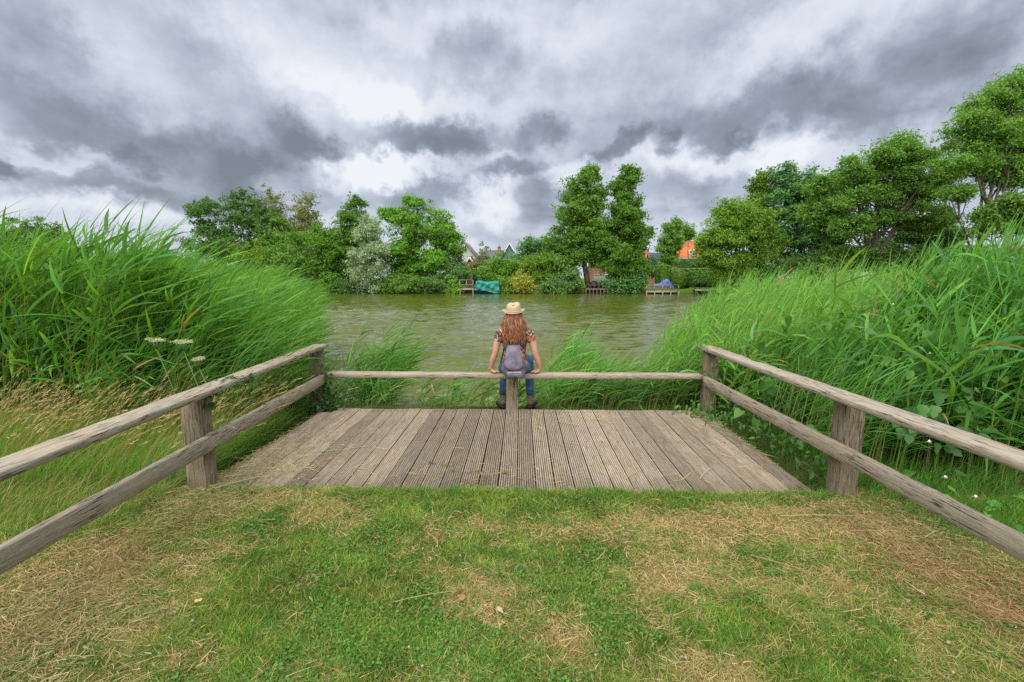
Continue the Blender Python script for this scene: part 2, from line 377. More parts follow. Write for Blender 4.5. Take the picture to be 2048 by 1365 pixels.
big, _ = n.noise(t, .25, 2, .5)
p = n.node('ShaderNodeBsdfPrincipled'); n.put(p.inputs['Base Color'], n.ramp(big, [(.3, (.088, .104, .010)), (.7, (.115, .132, .016))]))
p.inputs['Roughness'].default_value = .035; p.inputs['IOR'].default_value = 1.33; p.inputs['Specular IOR Level'].default_value = .9
n.put(p.inputs['Normal'], bm.outputs[0]); out(n, p.outputs[0]); M['water'] = wm

# ------------------------------------------------------------------ ground, pond
def sstep(a, b, x): t = np.clip((x - a) / (b - a), 0, 1); return t*t*(3 - 2*t)
def shore_y(x):
    x = np.asarray(x, float)
    l = 4.7 + .35*vnoise(x*1.3, x*0+3, 5, 2); r = 5.1 + .4*vnoise(x*1.1, x*0+9, 6, 2)
    mid = 5.95 + .12*vnoise(x*2, x*0, 4, 2)
    v = l + (mid - l)*sstep(-2.75, -2.45, x); return v + (r - v)*sstep(2.3, 2.7, x)
def ground_z(x, y):
    d = y - shore_y(x)
    near = -.0 - .5*sstep(0, .5, d) - .9*sstep(.4, 3, d)
    lawn = .018*(vnoise(x*1.7, y*1.7, 21, 3) - .5)
    under = -.13*sstep(3.25, 3.4, y)*(1 - sstep(2.40, 2.6, np.abs(x + .1))) 
    outside = -.09*sstep(2.5, 3.4, np.abs(x))*sstep(2.4, 3.6, y)
    land = sstep(60.6, 61.6, y) + sstep(-44, -46, x) + sstep(27, 29, x)*sstep(12, 16, y)
    land = np.clip(land, 0, 1); far = .12 + .25*(vnoise(x*.1, y*.1, 3, 2) - .5)
    z = np.where(y < 8, near, -1.4) + lawn*(y < 6) + under + outside
    return z*(1 - land) + far*land
PATCH = []
for (px, py, a, b, k, red) in [(40,1230,200,110,.65,.2),(180,1105,190,40,.5,.25),(420,1000,170,32,.55,0),(1740,1050,130,35,.6,.5),(1890,1150,150,40,.6,.6),
    (2010,1230,80,50,.4,.5),(1500,1045,220,38,.5,.1),(1340,1170,90,50,.5,.1),(975,1190,70,45,.75,.1),(1120,1290,60,40,.5,.5),(1700,1185,60,30,.3,.2),(690,1015,80,18,.45,.1),
    (560,960,140,24,.5,.0),(1590,1300,80,40,.3,0),(1420,1340,90,30,.35,0),(330,1290,150,60,.3,.1),(1210,1060,90,26,.3,0),
    (700,1130,230,75,-.55,0),(820,1270,190,80,-.55,0),(1000,1008,290,26,-.7,0),(1330,1005,200,16,-.4,0),(1120,1150,120,45,-.35,0),(1450,1240,120,50,-.5,0),
    (1250,1290,70,60,-.4,0),(1810,1145,90,35,-.45,0),(460,1240,110,60,-.35,0),(60,1000,240,60,-.9,0),(230,1060,160,22,-.7,0),(1990,980,100,70,-.8,0),(1650,1330,150,50,-.4,0),(560,1080,120,40,-.2,0)]:
    x0, y0 = ground_at(px, py); x1, y1 = ground_at(px + a, py); x2, y2 = ground_at(px, py + b)
    PATCH.append((x0, y0, abs(x1 - x0), max(abs(y2 - y0), .04), k, red))
def dryness(x, y):
    d = .41 + .95*(vnoise(x*3.6, y*3.6, 31, 4) - .5) + .75*(vnoise(x*13, y*13, 32, 2) - .5); red = np.zeros_like(d)
    for (a, b, rx, ry, k, rd) in PATCH:
        g = np.exp(-(((x - a)/rx)**2 + ((y - b)/ry)**2)*.8); d = d + k*g; red = np.maximum(red, rd*g)
    return np.clip(d, 0, 1), red
def axis_pts(segs):
    o = []
    for a, b, s in segs: o.append(np.arange(a, b, s))
    return np.unique(np.concatenate(o + [[segs[-1][1]]]))
xs = axis_pts([(-900,-100,80),(-100,-30,6),(-30,-8,1.5),(-8,-3.6,.22),(-3.6,3.6,.05),(3.6,8,.22),(8,30,1.2),(30,100,6),(100,900,80)])
ys = axis_pts([(-60,0,6),(0,1.2,.2),(1.2,3.6,.05),(3.6,7,.1),(7,12,.8),(12,60,3),(60,63,.25),(63,120,5),(120,1200,90)])
GX, GY = np.meshgrid(xs, ys); GZ = ground_z(GX, GY)
dr, rd = dryness(GX, GY)
green = np.array([.060, .075, .022]); straw = np.array([.24, .19, .095]); redc = np.array([.34, .17, .075])  # soil tones darkened to put shade between the tufts into the colour
gc = green + (straw - green)*(dr[..., None]*.9); gc = gc + (redc - gc)*(rd[..., None]*.6)
far_g = np.array([.12, .21, .035])*(.8 + .5*vnoise(GX*.3, GY*.3, 8, 3))[..., None]
gc = np.where((GY > 8)[..., None], far_g, gc)
mud = np.array([.085, .065, .04]); wet = sstep(.0, .35, GY - shore_y(GX))*(GY < 12) + sstep(61.4, 60.8, GY)*(GY > 12)
wet = np.clip(wet, 0, 1)[..., None]; gc = gc*(1 - wet) + mud*wet
nx, ny = len(xs), len(ys); ii = (np.arange(ny - 1)[:, None]*nx + np.arange(nx - 1)).ravel()
gq = np.stack([ii, ii+1, ii+nx+1, ii+nx], 1)
tag(add('ground', mesh_from('ground', np.stack([GX, GY, GZ], -1).reshape(-1, 3), [gq], (M['ground'],), gc.reshape(-1, 3), True)), kind='structure')
# the pond surface carries real wind ripples, finest near the deck
wy = [4.2]
while wy[-1] < 62.5: wy.append(wy[-1]*1.0062)
wy = np.array(wy); wy[-1] = 62.5; wu = np.concatenate([[-1.0], np.linspace(-.60, .60, 300), [1.0]])
UU, WY = np.meshgrid(wu, wy); WX = np.where(np.abs(UU) < .99, UU*(1.15*WY + 2.0), np.sign(UU)*80.0); WX = np.clip(WX, -60, 50)
hw_ = np.zeros_like(WX); rw = np.random.default_rng(19)
for k in range(44):
    lam = .26*(5.0**(rw.random()**1.3)); th_ = R(101) + rw.normal()*R(15); kk = 2*math.pi/lam
    fade = np.clip((lam/(WY*.0062))/4.5 - .4, 0, 1)
    ph_ = kk*(WX*math.cos(th_) + WY*math.sin(th_)) + rw.uniform(0, 6.28) + 1.9*vnoise(WX*.35 + k*3.1, WY*.45 + k, 70 + k, 1)
    sn_ = np.sin(ph_); hw_ += fade*.0105*lam**.85*(sn_ + .35*np.cos(2*ph_))
gust = .40 + 1.2*vnoise(WX*.14, WY*.22, 88, 3)
hw_ *= gust; hw_[:, 0] = 0; hw_[:, -1] = 0
nw = len(wu); iw = (np.arange(len(wy) - 1)[:, None]*nw + np.arange(nw - 1)).ravel()
tag(add('pond_water', mesh_from('pond_water', np.stack([WX, WY, -.5 + hw_], -1).reshape(-1, 3), [np.stack([iw, iw+1, iw+nw+1, iw+nw], 1)], (M['water'],), None, True)), kind='structure')

# ------------------------------------------------------------------ deck of grooved planks
DECK_Y0, DECK_Y1 = 3.12, 5.42
deck = tag(empty('wooden_deck', (-.1, 4.3, 0)), 'low weathered wooden deck of grooved planks running towards the pond', 'deck')
def plank_mesh(L, seed):
    r = np.random.default_rng(seed); nr = 8; pitch = .1452/nr; prof = [(-.0726, -.028)]
    for i in range(nr):
        x0 = -.0726 + i*pitch + .0038; x1 = x0 + .0104; d = .0085
        prof += [(x0 - .0006, -d), (x0, -.0004*r.random()), (x1, -.0004*r.random()), (x1 + .0006, -d)]
    prof += [(.0726, -.028)]; prof = np.array(prof); m = len(prof); V = []; ysn = np.linspace(-L/2, L/2, 6)
    for k, yy in enumerate(ysn):
        V.append(np.stack([prof[:, 0] + .0008*math.sin(k*1.3 + seed), np.full(m, yy), prof[:, 1] + .0015*math.sin(k*.9 + seed*2)], 1))
    q = [(k*m+j+1, k*m+j, (k+1)*m+j, (k+1)*m+j+1) for k in range(5) for j in range(m-1)]
    fm = [1 if (j % 4 == 0) else 0 for k in range(5) for j in range(m-1)]
    q += [(k*m, k*m+m-1, (k+1)*m+m-1, (k+1)*m) for k in range(5)]; fm += [0]*7
    return mesh_from('plank', np.concatenate(V), [q, [tuple(range(m-1, -1, -1)), tuple(range(5*m, 6*m))]], (M['plank'], M['groove']), fmat=fm)
pm = [plank_mesh(DECK_Y1 - DECK_Y0, k) for k in range(5)]
for i in range(31):
    xc = .118 + (i - 17)*.15 + .075; o = add('plank', pm[i % 5], deck)
    o.location = (xc + rng.normal()*.0012 + .1, (DECK_Y0 + DECK_Y1)/2 - 4.3 - (.16 if i == 0 else 0) + rng.normal()*.004, rng.normal()*.0012)
    o.rotation_euler = (0, rng.normal()*.004, rng.normal()*.0007)
sb = MB(); bb = MB()
for i in range(31):
    xc = .118 + (i - 17)*.15 + .075
    for (dx, yy) in ((0.004, 4.32), (-.034, 5.30), (.034, 5.30)):
        sb.loft([(xc + dx + .1, yy - 4.3, -.003, .0065, .0065), (xc + dx + .1, yy - 4.3, .0022, .0065, .0065), (xc + dx + .1, yy - 4.3, .003, .004, .004)], 8)
tag(sb.build('screw', plain('dark_screw', (.05, .045, .04), .5, .1, 40, metal=.6), deck), kind='stuff')
for yy in (3.3, 4.32, 5.36): bb.box((-2.3, yy - 4.3 - .03, -.15), (2.28, yy - 4.3 + .03, -.031))
bb.build('joist', M['dark_wood'], deck)

# ------------------------------------------------------------------ railing
rail = tag(empty('wooden_railing', (-.1, 5.4, 0)), 'weathered grey wooden railing around three sides of the deck, with low front bar', 'railing')
def beam(name, p0, p1, wdt, hgt, mat, parent, seed=0, up=(0, 0, 1), seg=40, wear=.0025, origin=(-.1, 5.4, 0), bite=()):
    """bar whose local X runs from p0 to p1 (centre line)"""
    p0, p1 = Vector(p0), Vector(p1); L = (p1 - p0).length; X = (p1 - p0).normalized(); U = Vector(up); Yv = U.cross(X).normalized(); Zv = X.cross(Yv)
    r = np.random.default_rng(seed); b = .006
    cs = np.array([(-wdt/2+b,-hgt/2),(0,-hgt/2),(wdt/2-b,-hgt/2),(wdt/2,-hgt/2+b),(wdt/2,0),(wdt/2,hgt/2-b),(wdt/2-b,hgt/2),(0,hgt/2),(-wdt/2+b,hgt/2),(-wdt/2,hgt/2-b),(-wdt/2,0),(-wdt/2,-hgt/2+b)])
    V = []; xsb = np.linspace(0, L, seg + 1)
    for k, xx in enumerate(xsb):
        q = cs * (1 if 0 < k < seg else .965)
        q = q + (np.stack([vnoise(np.full(12, xx*5) + np.arange(12)*7.3, np.arange(12)*3.1, seed, 3), vnoise(np.full(12, xx*5) + np.arange(12)*5.1, np.arange(12)*2.7, seed + 9, 3)], 1) - .5)*wear*2
        for (bx, bl, bd) in bite:
            if abs(xx - bx) < bl: q[4:8, 0] -= bd*(1 - ((xx - bx)/bl)**2)*np.array([.4, 1, 1, .1]); q[5:8, 1] -= .35*bd*(1 - ((xx - bx)/bl)**2)
        V.append(np.stack([np.full(12, xx), q[:, 0], q[:, 1]], 1))
    Q = [(k*12+j, k*12+(j+1) % 12, (k+1)*12+(j+1) % 12, (k+1)*12+j) for k in range(seg) for j in range(12)]
    me = mesh_from(name, np.concatenate(V), [Q, [tuple(range(12))[::-1], tuple(range(seg*12, seg*12+12))]], (mat,))
    o = add(name, me, parent); o.rotation_euler = Matrix((X, Yv, Zv)).transposed().to_euler(); o.location = p0 - Vector(origin); return o
TZ = .79
# top boards laid flat, inner edges measured along the place
def topboard(i0, i1, wd, sgn, seed, **k):
    i0, i1 = Vector(i0), Vector(i1); d = (i1 - i0).normalized(); nrm = Vector((-d.y, d.x, 0))*sgn
    return beam('top_rail', i0 + nrm*wd/2 + Vector((0, 0, -.0225)), i1 + nrm*wd/2 + Vector((0, 0, -.0225)), wd, .045, M['rail'], rail, seed, **k)
dL = (Vector((-2.197, 1.78, 0)) - Vector((-2.40, 5.50, 0))).normalized(); dR = (Vector((2.218, 1.96, 0)) - Vector((2.14, 5.50, 0))).normalized()
a0 = Vector((-2.40, 5.53, TZ)); topboard(a0, a0 + dL*5.2, .165, -1, 3, seg=90)
b0 = Vector((2.14, 5.53, TZ)); topboard(b0, b0 + dR*5.2, .17, 1, 4, seg=90, bite=((1.02, .16, .018), (1.5, .3, .006)))
beam('lower_rail', (-2.393, 5.33, .39), (-2.33, .35, .318), .05, .118, M['rail'], rail, 5, seg=90)
beam('lower_rail', (2.175, 5.33, .393), (2.385, .35, .352), .05, .112, M['rail'], rail, 6, seg=90)
beam('front_rail', (-2.40, 5.445, .4225), (2.185, 5.445, .4225), .15, .055, M['rail'], rail, 7, seg=80)
def post(x0, x1, y0, y1, z0, z1, seed):
    return beam('post', ((x0+x1)/2, (y0+y1)/2, z0), ((x0+x1)/2, (y0+y1)/2, z1), x1 - x0, y1 - y0, M['postv'], rail, seed, up=(0, 1, 0), seg=14, wear=.004)
M['postv'] = wood_mat('weathered_post_wood_upright', 'X', c0=(.11,.085,.055), c1=(.30,.245,.17), c2=(.44,.37,.27), lichen=.4, damp=.35, crack=.7)
post(-2.535, -2.389, 3.22, 3.36, -.35, TZ - .047, 11); post(-2.565, -2.42, 5.33, 5.47, -.7, TZ - .047, 12)
post(2.335, 2.48, 3.22, 3.36, -.35, TZ - .047, 13); post(2.19, 2.33, 5.33, 5.47, -.7, TZ - .047, 14)
post(-.183, -.04, 5.37, 5.50, -.5, .394, 15)
post(-2.35, -2.21, .9, 1.04, -.35, TZ - .047, 16); post(2.27, 2.41, .9, 1.04, -.35, TZ - .047, 17)
for (x, y, s) in ((-2.368, 3.285, 1), (2.285, 3.285, -1)):
    q = MB()
    q.tube([(0, 0, 0), (.004, 0, 0)], .013, 12); q.tube([(.004, 0, 0), (.010, 0, 0)], .0075, 6)
    o = q.build('bolt', M['steel'], rail); zz_ = .362 if s > 0 else .379
    o.location = (x + .1, y - 5.4, zz_); o.rotation_euler = (0, 0, 0 if s > 0 else math.pi)
for x0 in (-2.505, 2.245):
    q = MB(); q.box((x0 + .1, -.075, .672), (x0 + .045 + .1, -.0715, .722))
    for dz in (.684, .708):
        for dx in (.012, .033): q.tube([(x0+dx+.1, -.075, dz), (x0+dx+.1, -.079, dz)], .004, 6)
    q.build('bracket', M['steel'], rail)

# ------------------------------------------------------------------ lawn
G = np.array
def lawn_points(n, y0=1.3, y1=3.34):
    y = np.exp(rng.uniform(math.log(y0), math.log(y1), n)); hw = 1.18*y + .25
    return rng.uniform(-1, 1, n)*hw, y
lawn = Pile()
x, y = lawn_points(360000)
keep = (rng.random(len(x)) < .25 + 1.5*vnoise(x*16, y*16, 404, 2)) & ~((np.abs(x + .1) < 2.42) & (y > 3.22 + .06*vnoise(x*6, y*0, 3, 2))); x, y = x[keep], y[keep]
dr, rd = dryness(x, y); n = len(x)
tall = .018 + .020*rng.random(n)**1.5 + .012*np.exp(-((y - 3.22)/.12)**2)*(np.abs(x) < 2.4) + .016*vnoise(x*7, y*7, 77, 2)*(1 - dr)
tall *= 1 + .8*sstep(2.45, 3.1, np.abs(x)); tall *= .7 + .7*vnoise(x*5.5, y*5.5, 505, 3)
isdry = rng.random(n) < np.clip((dr - .5)*1.45 + .5, .05, .95); pm_ = vnoise(x*5.5, y*5.5, 505, 3)
phi = rng.uniform(0, 2*math.pi, n); tilt = np.where(isdry, rng.uniform(.75, 1.5, n), rng.uniform(.15, 1.05, n))
d0 = np.stack([np.cos(phi)*np.sin(tilt), np.sin(phi)*np.sin(tilt), np.cos(tilt)], 1)
Ln = np.where(isdry, tall*1.5, tall*1.25)
bend = np.stack([rng.normal(size=n)*.35, rng.normal(size=n)*.35, -.35*rng.random(n)], 1)*Ln[:, None]
gcol = G([.12, .29, .042])*(.6 + .8*rng.random((n, 1))); hue = vnoise(x*3.5, y*3.5, 55, 3)[:, None]
gcol = gcol*(1 - .5*hue) + G([.30, .36, .05])*.5*hue; yel = (rng.random((n, 1)) < .22); gcol = np.where(yel, G([.46, .44, .10]), gcol); gcol = gcol*(.45 + 1.1*pm_[:, None])
scol = G([.60, .48, .22])*(.5 + .75*rng.random((n, 1))); scol = scol + (G([.48, .27, .12]) - scol)*(rd[:, None]*.6)
colr = np.where(isdry[:, None], scol, gcol)
base = np.stack([x, y, ground_z(x, y) - .003 + np.where(isdry, rng.random(n)*.012, 0)], 1)
lawn.blades(base, d0, Ln, .0036 + .0026*rng.random(n), bend, colr, K=1, prof=lambda t: 1.0)
# taller ragged tufts
nt_ = 1100; cx, cy = lawn_points(nt_, 1.35, 3.30); cx[:150] = rng.uniform(-2.4, 2.25, 150); cy[:150] = 3.16 + .10*rng.random(150)
ci = np.repeat(np.arange(nt_), 60); n = len(ci); rr = .035*np.sqrt(rng.random(n)); a_ = rng.uniform(0, 6.28, n); x = cx[ci] + rr*np.cos(a_)*1.4; y = cy[ci] + rr*np.sin(a_)
tl = rng.uniform(.2, 1.25, n); d0 = np.stack([np.cos(a_)*np.sin(tl), np.sin(a_)*np.sin(tl), np.cos(tl)], 1); L_ = (.035 + .05*rng.random(n)**2)*(.7 + .5*rng.random(nt_))[ci]
tc_ = G([.135, .31, .05])*(.6 + .7*rng.random((n, 1))); ty = rng.random(nt_)[ci] < .3; tc_[ty] = G([.42, .42, .11])*(.6 + .7*rng.random((ty.sum(), 1)))
lawn.blades(np.stack([x, y, ground_z(x, y)], 1), d0, L_, .0035, np.stack([rng.normal(size=n)*.2, rng.normal(size=n)*.2, -.45*rng.random(n)], 1)*L_[:, None], tc_, K=3)
# clover patches
x, y = lawn_points(42000); k = (vnoise(x*2.2, y*2.2, 91, 3) > .53) & (dryness(x, y)[0] < .42) & (y < 3.2); x, y = x[k], y[k]; n = len(x)
nrm = unit(np.stack([rng.normal(size=n)*.4, rng.normal(size=n)*.4, np.ones(n)], 1)); d0 = unit(np.cross(nrm, rng.normal(size=(n, 3))))
base = np.stack([x, y, ground_z(x, y) + .012 + .018*rng.random(n)], 1)
lawn.blades(base, d0, .013 + .006*rng.random(n), .013, -.1*nrm*.01, G([.12, .25, .045])*(.6 + .8*rng.random((n, 1))), side=np.cross(nrm, d0), K=2, prof=lambda t: .35 if t == 0 else 1.0)
# clover heads
n = 160; x, y = lawn_points(n); hb = MB()
tag(lawn.build('lawn_grass', M['grass']), 'short mown lawn in front of the deck, patchy green and straw coloured', 'lawn', kind='stuff')
for xx, yy in zip(x[:70], y[:70]):
    c = (.5, .45, .38) if rng.random() < .5 else (.36, .20, .12); hb.ball((xx, yy, ground_z(xx, yy) + .03), .006 + .002*rng.random(), 6, 4, col=c)
tag(hb.build('clover_heads', M['grass'], usecol=True), 'tiny white and brown clover heads scattered over the lawn', 'clover flowers', kind='stuff')

# hay: loose dry stalks over lawn, along both rails and over the deck
hay = Pile()
def hay_on(n, fx, fy, z, ls, cols, spread=.02, dirx=None, wd=.0028):
    x, y = fx(n), fy(n); phi = rng.uniform(0, 2*math.pi, n) if dirx is None else rng.normal(dirx, .5, n)
    L = ls[0] + (ls[1] - ls[0])*rng.random(n)**2; el_ = rng.normal(size=n)*.13
    d0 = np.stack([np.cos(phi)*np.cos(el_), np.sin(phi)*np.cos(el_), np.sin(el_)], 1); b = np.stack([rng.normal(size=n)*.3, rng.normal(size=n)*.3, -np.abs(el_)*.9], 1)*L[:, None]
    zz = (ground_z(x, y) if z is None else z) + rng.random(n)*spread + .004
    c = G(cols)[rng.integers(0, len(cols), n)]*(.85 + .6*rng.random((n, 1)))
    hay.blades(np.stack([x, y, zz], 1), d0, L, wd*(.7 + .8*rng.random(n)), b, c, side=np.cross(d0, G([0, 0, 1.0])) + rng.normal(size=(n, 3))*.5, K=3, prof=lambda t: 1 - .4*t)
SC = [(.50, .40, .19), (.56, .46, .25), (.38, .28, .13), (.34, .33, .15)]; RC = [(.46, .30, .14), (.50, .37, .19), (.34, .21, .10)]; GC = [(.24, .29, .12), (.33, .36, .16), (.50, .42, .19)]
x, y = lawn_points(26000); d_, r_ = dryness(x, y); k = rng.random(len(x)) < d_**2*.8 + .02; x, y = x[k], y[k]
hay_on(len(x), lambda n: x, lambda n: y, None, (.03, .11), SC, .03)
for (px, py, sxx, syy, n, cc) in [(90,1180,150,80,5200,SC),(60,1290,110,70,2600,SC),(250,1090,130,30,2600,RC),(440,990,90,24,2200,GC),(1900,1140,110,45,3200,RC),(2030,1240,60,60,1200,RC),(1790,1060,90,22,1300,SC),(1960,1080,120,40,1500,GC),(120,1000,120,40,500,GC)]:
    u, v = px + rng.normal(size=n)*sxx, np.clip(py + rng.normal(size=n)*syy + (px - (px + rng.normal(size=n)*0))*0, 960, 1420)
    v = np.clip(v - (u - px)*(.33 if px < 1000 else -.33), 965, 1420)
    P = [ground_at(a, b) for a, b in zip(u, v)]; X0 = G([p[0] for p in P]); Y0 = G([p[1] for p in P])
    hay_on(n, lambda n: X0, lambda n: Y0, None, (.03, .13), cc, .035)
for (px, py, sxx, syy, n) in [(520,935,60,18,900),(620,900,70,20,380),(560,870,40,25,200),(430,960,60,10,500),(1500,900,70,30,260),(1420,850,50,14,200),(1150,835,80,12,120),(900,950,200,18,260),(1250,950,150,20,120),(900,900,330,50,160)]:
    u = px + rng.normal(size=n)*sxx; v = np.clip(py + rng.normal(size=n)*syy, 822, 985); P = [ground_at(a, b) for a, b in zip(u, v)]
    X0 = np.clip(G([p[0] for p in P]), -2.43, 2.2); Y0 = np.clip(G([p[1] for p in P]), 3.1, 5.4)
    hay_on(n, lambda n: X0, lambda n: Y0, .003, (.02, .15), GC + SC, .012, wd=.0036)
for (px, py, L, ang, c, wd) in [(1250,960,.34,.9,(.55,.45,.22),.006),(1130,885,.30,-.5,(.52,.42,.2),.006),(1110,845,.5,-.45,(.50,.44,.24),.006),(1400,960,.32,1.0,(.55,.48,.25),.007),(430,985,.33,.9,(.38,.44,.28),.022),(790,1215,.3,.4,(.5,.4,.2),.006),
    (1560,1040,.5,0.05,(.55,.46,.24),.008),(1700,1070,.42,.02,(.52,.42,.2),.006),(1450,1050,.3,-.9,(.55,.4,.18),.007),(1500,1120,.3,-.5,(.5,.4,.2),.005),(690,900,.26,.5,(.35,.42,.22),.010),(640,905,.3,.3,(.3,.38,.18),.012)]:
    x0, y0 = ground_at(px, py); z0 = .008 if 3.3 < y0 else .03
    hay.blades(G([[x0, y0, z0]]), G([[math.cos(ang), math.sin(ang), .03]]), G([L]), G([wd]), G([[.03, -.03, -.01]]), G([c]), side=G([[-math.sin(ang), math.cos(ang), .1]]), K=5, prof=lambda t: 1 - .5*t)
tag(hay.build('hay_clippings', M['grass']), 'loose dry hay and grass clippings strewn over the lawn and deck edges', 'hay', kind='stuff')
# brown seed clumps on the planks
sc = Pile(); 
for (px, py, r) in [(893,932,.045),(862,928,.03),(950,945,.04),(972,958,.05),(935,968,.05),(905,943,.035),(1010,948,.02),(960,972,.05),(1600,978,.02)]:
    cx, cy = ground_at(px, py); n = 75; a = rng.uniform(0, 6.28, n); q = r*1.25*rng.random(n)
    sc.blades(np.stack([cx + q*np.cos(a)*1.5, cy + q*np.sin(a), .004 + .012*rng.random(n)], 1), unit(rng.normal(size=(n, 3))*G([1, 1, .4])), .012, .006, np.zeros((n, 3)), G([.25, .23, .09])*(.6 + .8*rng.random((n, 1))), K=2, prof=lambda t: 1.0)
tag(sc.build('seed_debris', M['grass']), 'brownish green seed debris lying in clumps on the planks', 'seed debris', kind='stuff')
def litter(name, label, cat, px, py, r, c, rot):
    x0, y0 = ground_at(px, py); mb = MB(); a = np.linspace(0, 2*math.pi, 9)[:-1]; rr = r*(.85 + .12*np.cos(a*2 + .5))
    V = np.concatenate([[[0, 0, .004]], np.stack([rr*np.cos(a), rr*np.sin(a)*.75, .003*np.sin(a*3)], 1)])
    mb.put(V, [[(0, 1+i, 1+(i+1) % 8) for i in range(8)]]); o = mb.build(name, plain(name + '_surface', c, .7, .2, 60), None, True); o.location = (x0, y0, ground_z(x0, y0) + .035); o.rotation_euler = (.2, -.1, rot); tag(o, label, cat)
litter('fallen_leaf', 'small yellow fallen leaf on the lawn at lower left', 'leaf', 398, 1213, .019, (.52, .38, .13), .4)
litter('dry_leaf', 'curled brown leaf on the bare patch in the middle of the lawn', 'leaf', 925, 1208, .022, (.36, .17, .07), 1.2)
litter('wood_chip', 'pale wood chip on the bare patch of lawn', 'wood chip', 1000, 1232, .022, (.50, .40, .25), 2.2)
litter('bark_chip', 'reddish bark chip lying on the lawn right of the bare patch', 'bark chip', 1107, 1240, .02, (.33, .18, .09), 2.3)

# ------------------------------------------------------------------ reeds
WIND = G([1.0, .05, 0])
def reed_bed(name, label, pts, hts, lean, leafcol, lw=(.018, .030), leaf_len=(.28, .50), nleaf=(11, 16), low=.25, lushK=4, droop=.20, plume=.04, dead=.02, windk=.24, back=.15, spr=1.05, Y=None):
    """pts (n,2) stem feet; hts heights; returns a stuff object of stems and leaves"""
    pile = Pile(); n = len(pts); zb = np.minimum(ground_z(pts[:, 0], pts[:, 1]), -.05); zb = np.maximum(zb, -.6)
    top = np.stack([pts[:, 0] + lean*hts*(.75 + .5*rng.random(n)) + rng.normal(size=n)*.05*hts, pts[:, 1] + rng.normal(size=n)*.07*hts, zb + hts], 1)
    foot = np.stack([pts[:, 0], pts[:, 1], zb], 1)
    # stems follow a curve: upright at the foot, leaning at the top
    d = top - foot; d0 = d*G([.35, .35, 1.0]); bend = d - d0
    sc_ = G([.30, .38, .11])*(.7 + .6*rng.random((n, 1))); dd = rng.random(n) < .16; sc_[dd] = G([.42, .36, .17])
    L = np.linalg.norm(d0, axis=1)
    for ang in (0, 1.4): pile.blades(foot, unit(d0), L, .0085 + .004*rng.random(n), bend, sc_, side=np.tile([math.cos(ang), math.sin(ang), 0], (n, 1)), K=5, prof=lambda t: 1 - .6*t)
    nl = rng.integers(nleaf[0], nleaf[1], n); si = np.repeat(np.arange(n), nl); m = len(si)
    k = np.concatenate([np.arange(q) for q in nl]); t = low + (1 - low)*(k + rng.random(m)*.5)/np.repeat(nl, nl)
    P = foot[si] + d0[si]*t[:, None] + bend[si]*(t**2)[:, None]
    tan = unit(d0[si] + 2*bend[si]*t[:, None])
    phi = rng.normal(0, spr, m) + np.where(rng.random(m) < back, math.pi, 0)      # mostly downwind
    hor = np.stack([np.cos(phi), np.sin(phi), np.zeros(m)], 1)
    up_ = .15 + 1.25*rng.random(m) + .4*t
    dl = unit(tan*up_[:, None] + hor*(.75 + .3*rng.random((m, 1))) + rng.normal(size=(m, 3))*.12)
    LL = leaf_len[0] + (leaf_len[1] - leaf_len[0])*rng.random(m); LL *= (.65 + .5*np.sin(np.clip(t, 0, 1)*2.6))
    bd = (WIND*windk*(0.6 + .8*rng.random((m, 1))) + G([0, 0, -1.0])*droop*(.3 + 1.4*rng.random((m, 1))**1.5) + rng.normal(size=(m, 3))*.06)*LL[:, None]
    sd_ = np.cross(dl, G([0, 0, 1.0])) + rng.normal(size=(m, 3))*.6
    mm = vnoise(pts[:, 0]*.9, pts[:, 1]*.9, 61, 2)[si][:, None]
    cc = G(leafcol)*(.62 + .62*rng.random((m, 1)))*(.85 + .3*mm); yy = (rng.random((m, 1)) < .18); cc = np.where(yy, cc*G([1.6, 1.2, 1.05]), cc)
    bl = (rng.random((m, 1)) < .15); cc = np.where(bl, cc*G([.9, 1.0, 2.0]), cc)
    de = (rng.random((m, 1)) < dead); cc = np.where(de, G([.45, .33, .14]), cc)
    pile.blades(P, dl, LL, lw[0] + (lw[1] - lw[0])*rng.random(m), bd, cc, side=sd_, K=lushK, prof=lambda t: .55 + 1.25*t if t < .3 else .93*(1 - ((t - .3)/.7)**1.6) + .02)
    # spear-like shoots at the top
    tp = foot + d0 + bend; tt = unit(d0 + 2*bend)
    for q in range(2):
        pile.blades(tp - tt*.03, unit(tt + rng.normal(size=(n, 3))*.16 + WIND*.15), leaf_len[0] + .2*rng.random(n), .012, (WIND*.15 + G([0, 0, -.06]))*.35, G(leafcol)*(.8 + .5*rng.random((n, 1))), K=3)
    # last year's plumes
    pi = np.where(rng.random(n) < plume)[0]
    for i in pi:
        q = 26; b = tp[i] + tt[i]*(rng.random((q, 1))*.28 + .02); pile.blades(b, unit(tt[i] + WIND*.35 + rng.normal(size=(q, 3))*.3), .07, .006, np.tile([.02, 0, -.02], (q, 1)), G([.42, .34, .19])*(.7 + .5*rng.random((q, 1))), K=2)
    return tag(pile.build(name, M['reed']), label, 'reeds', kind='stuff')

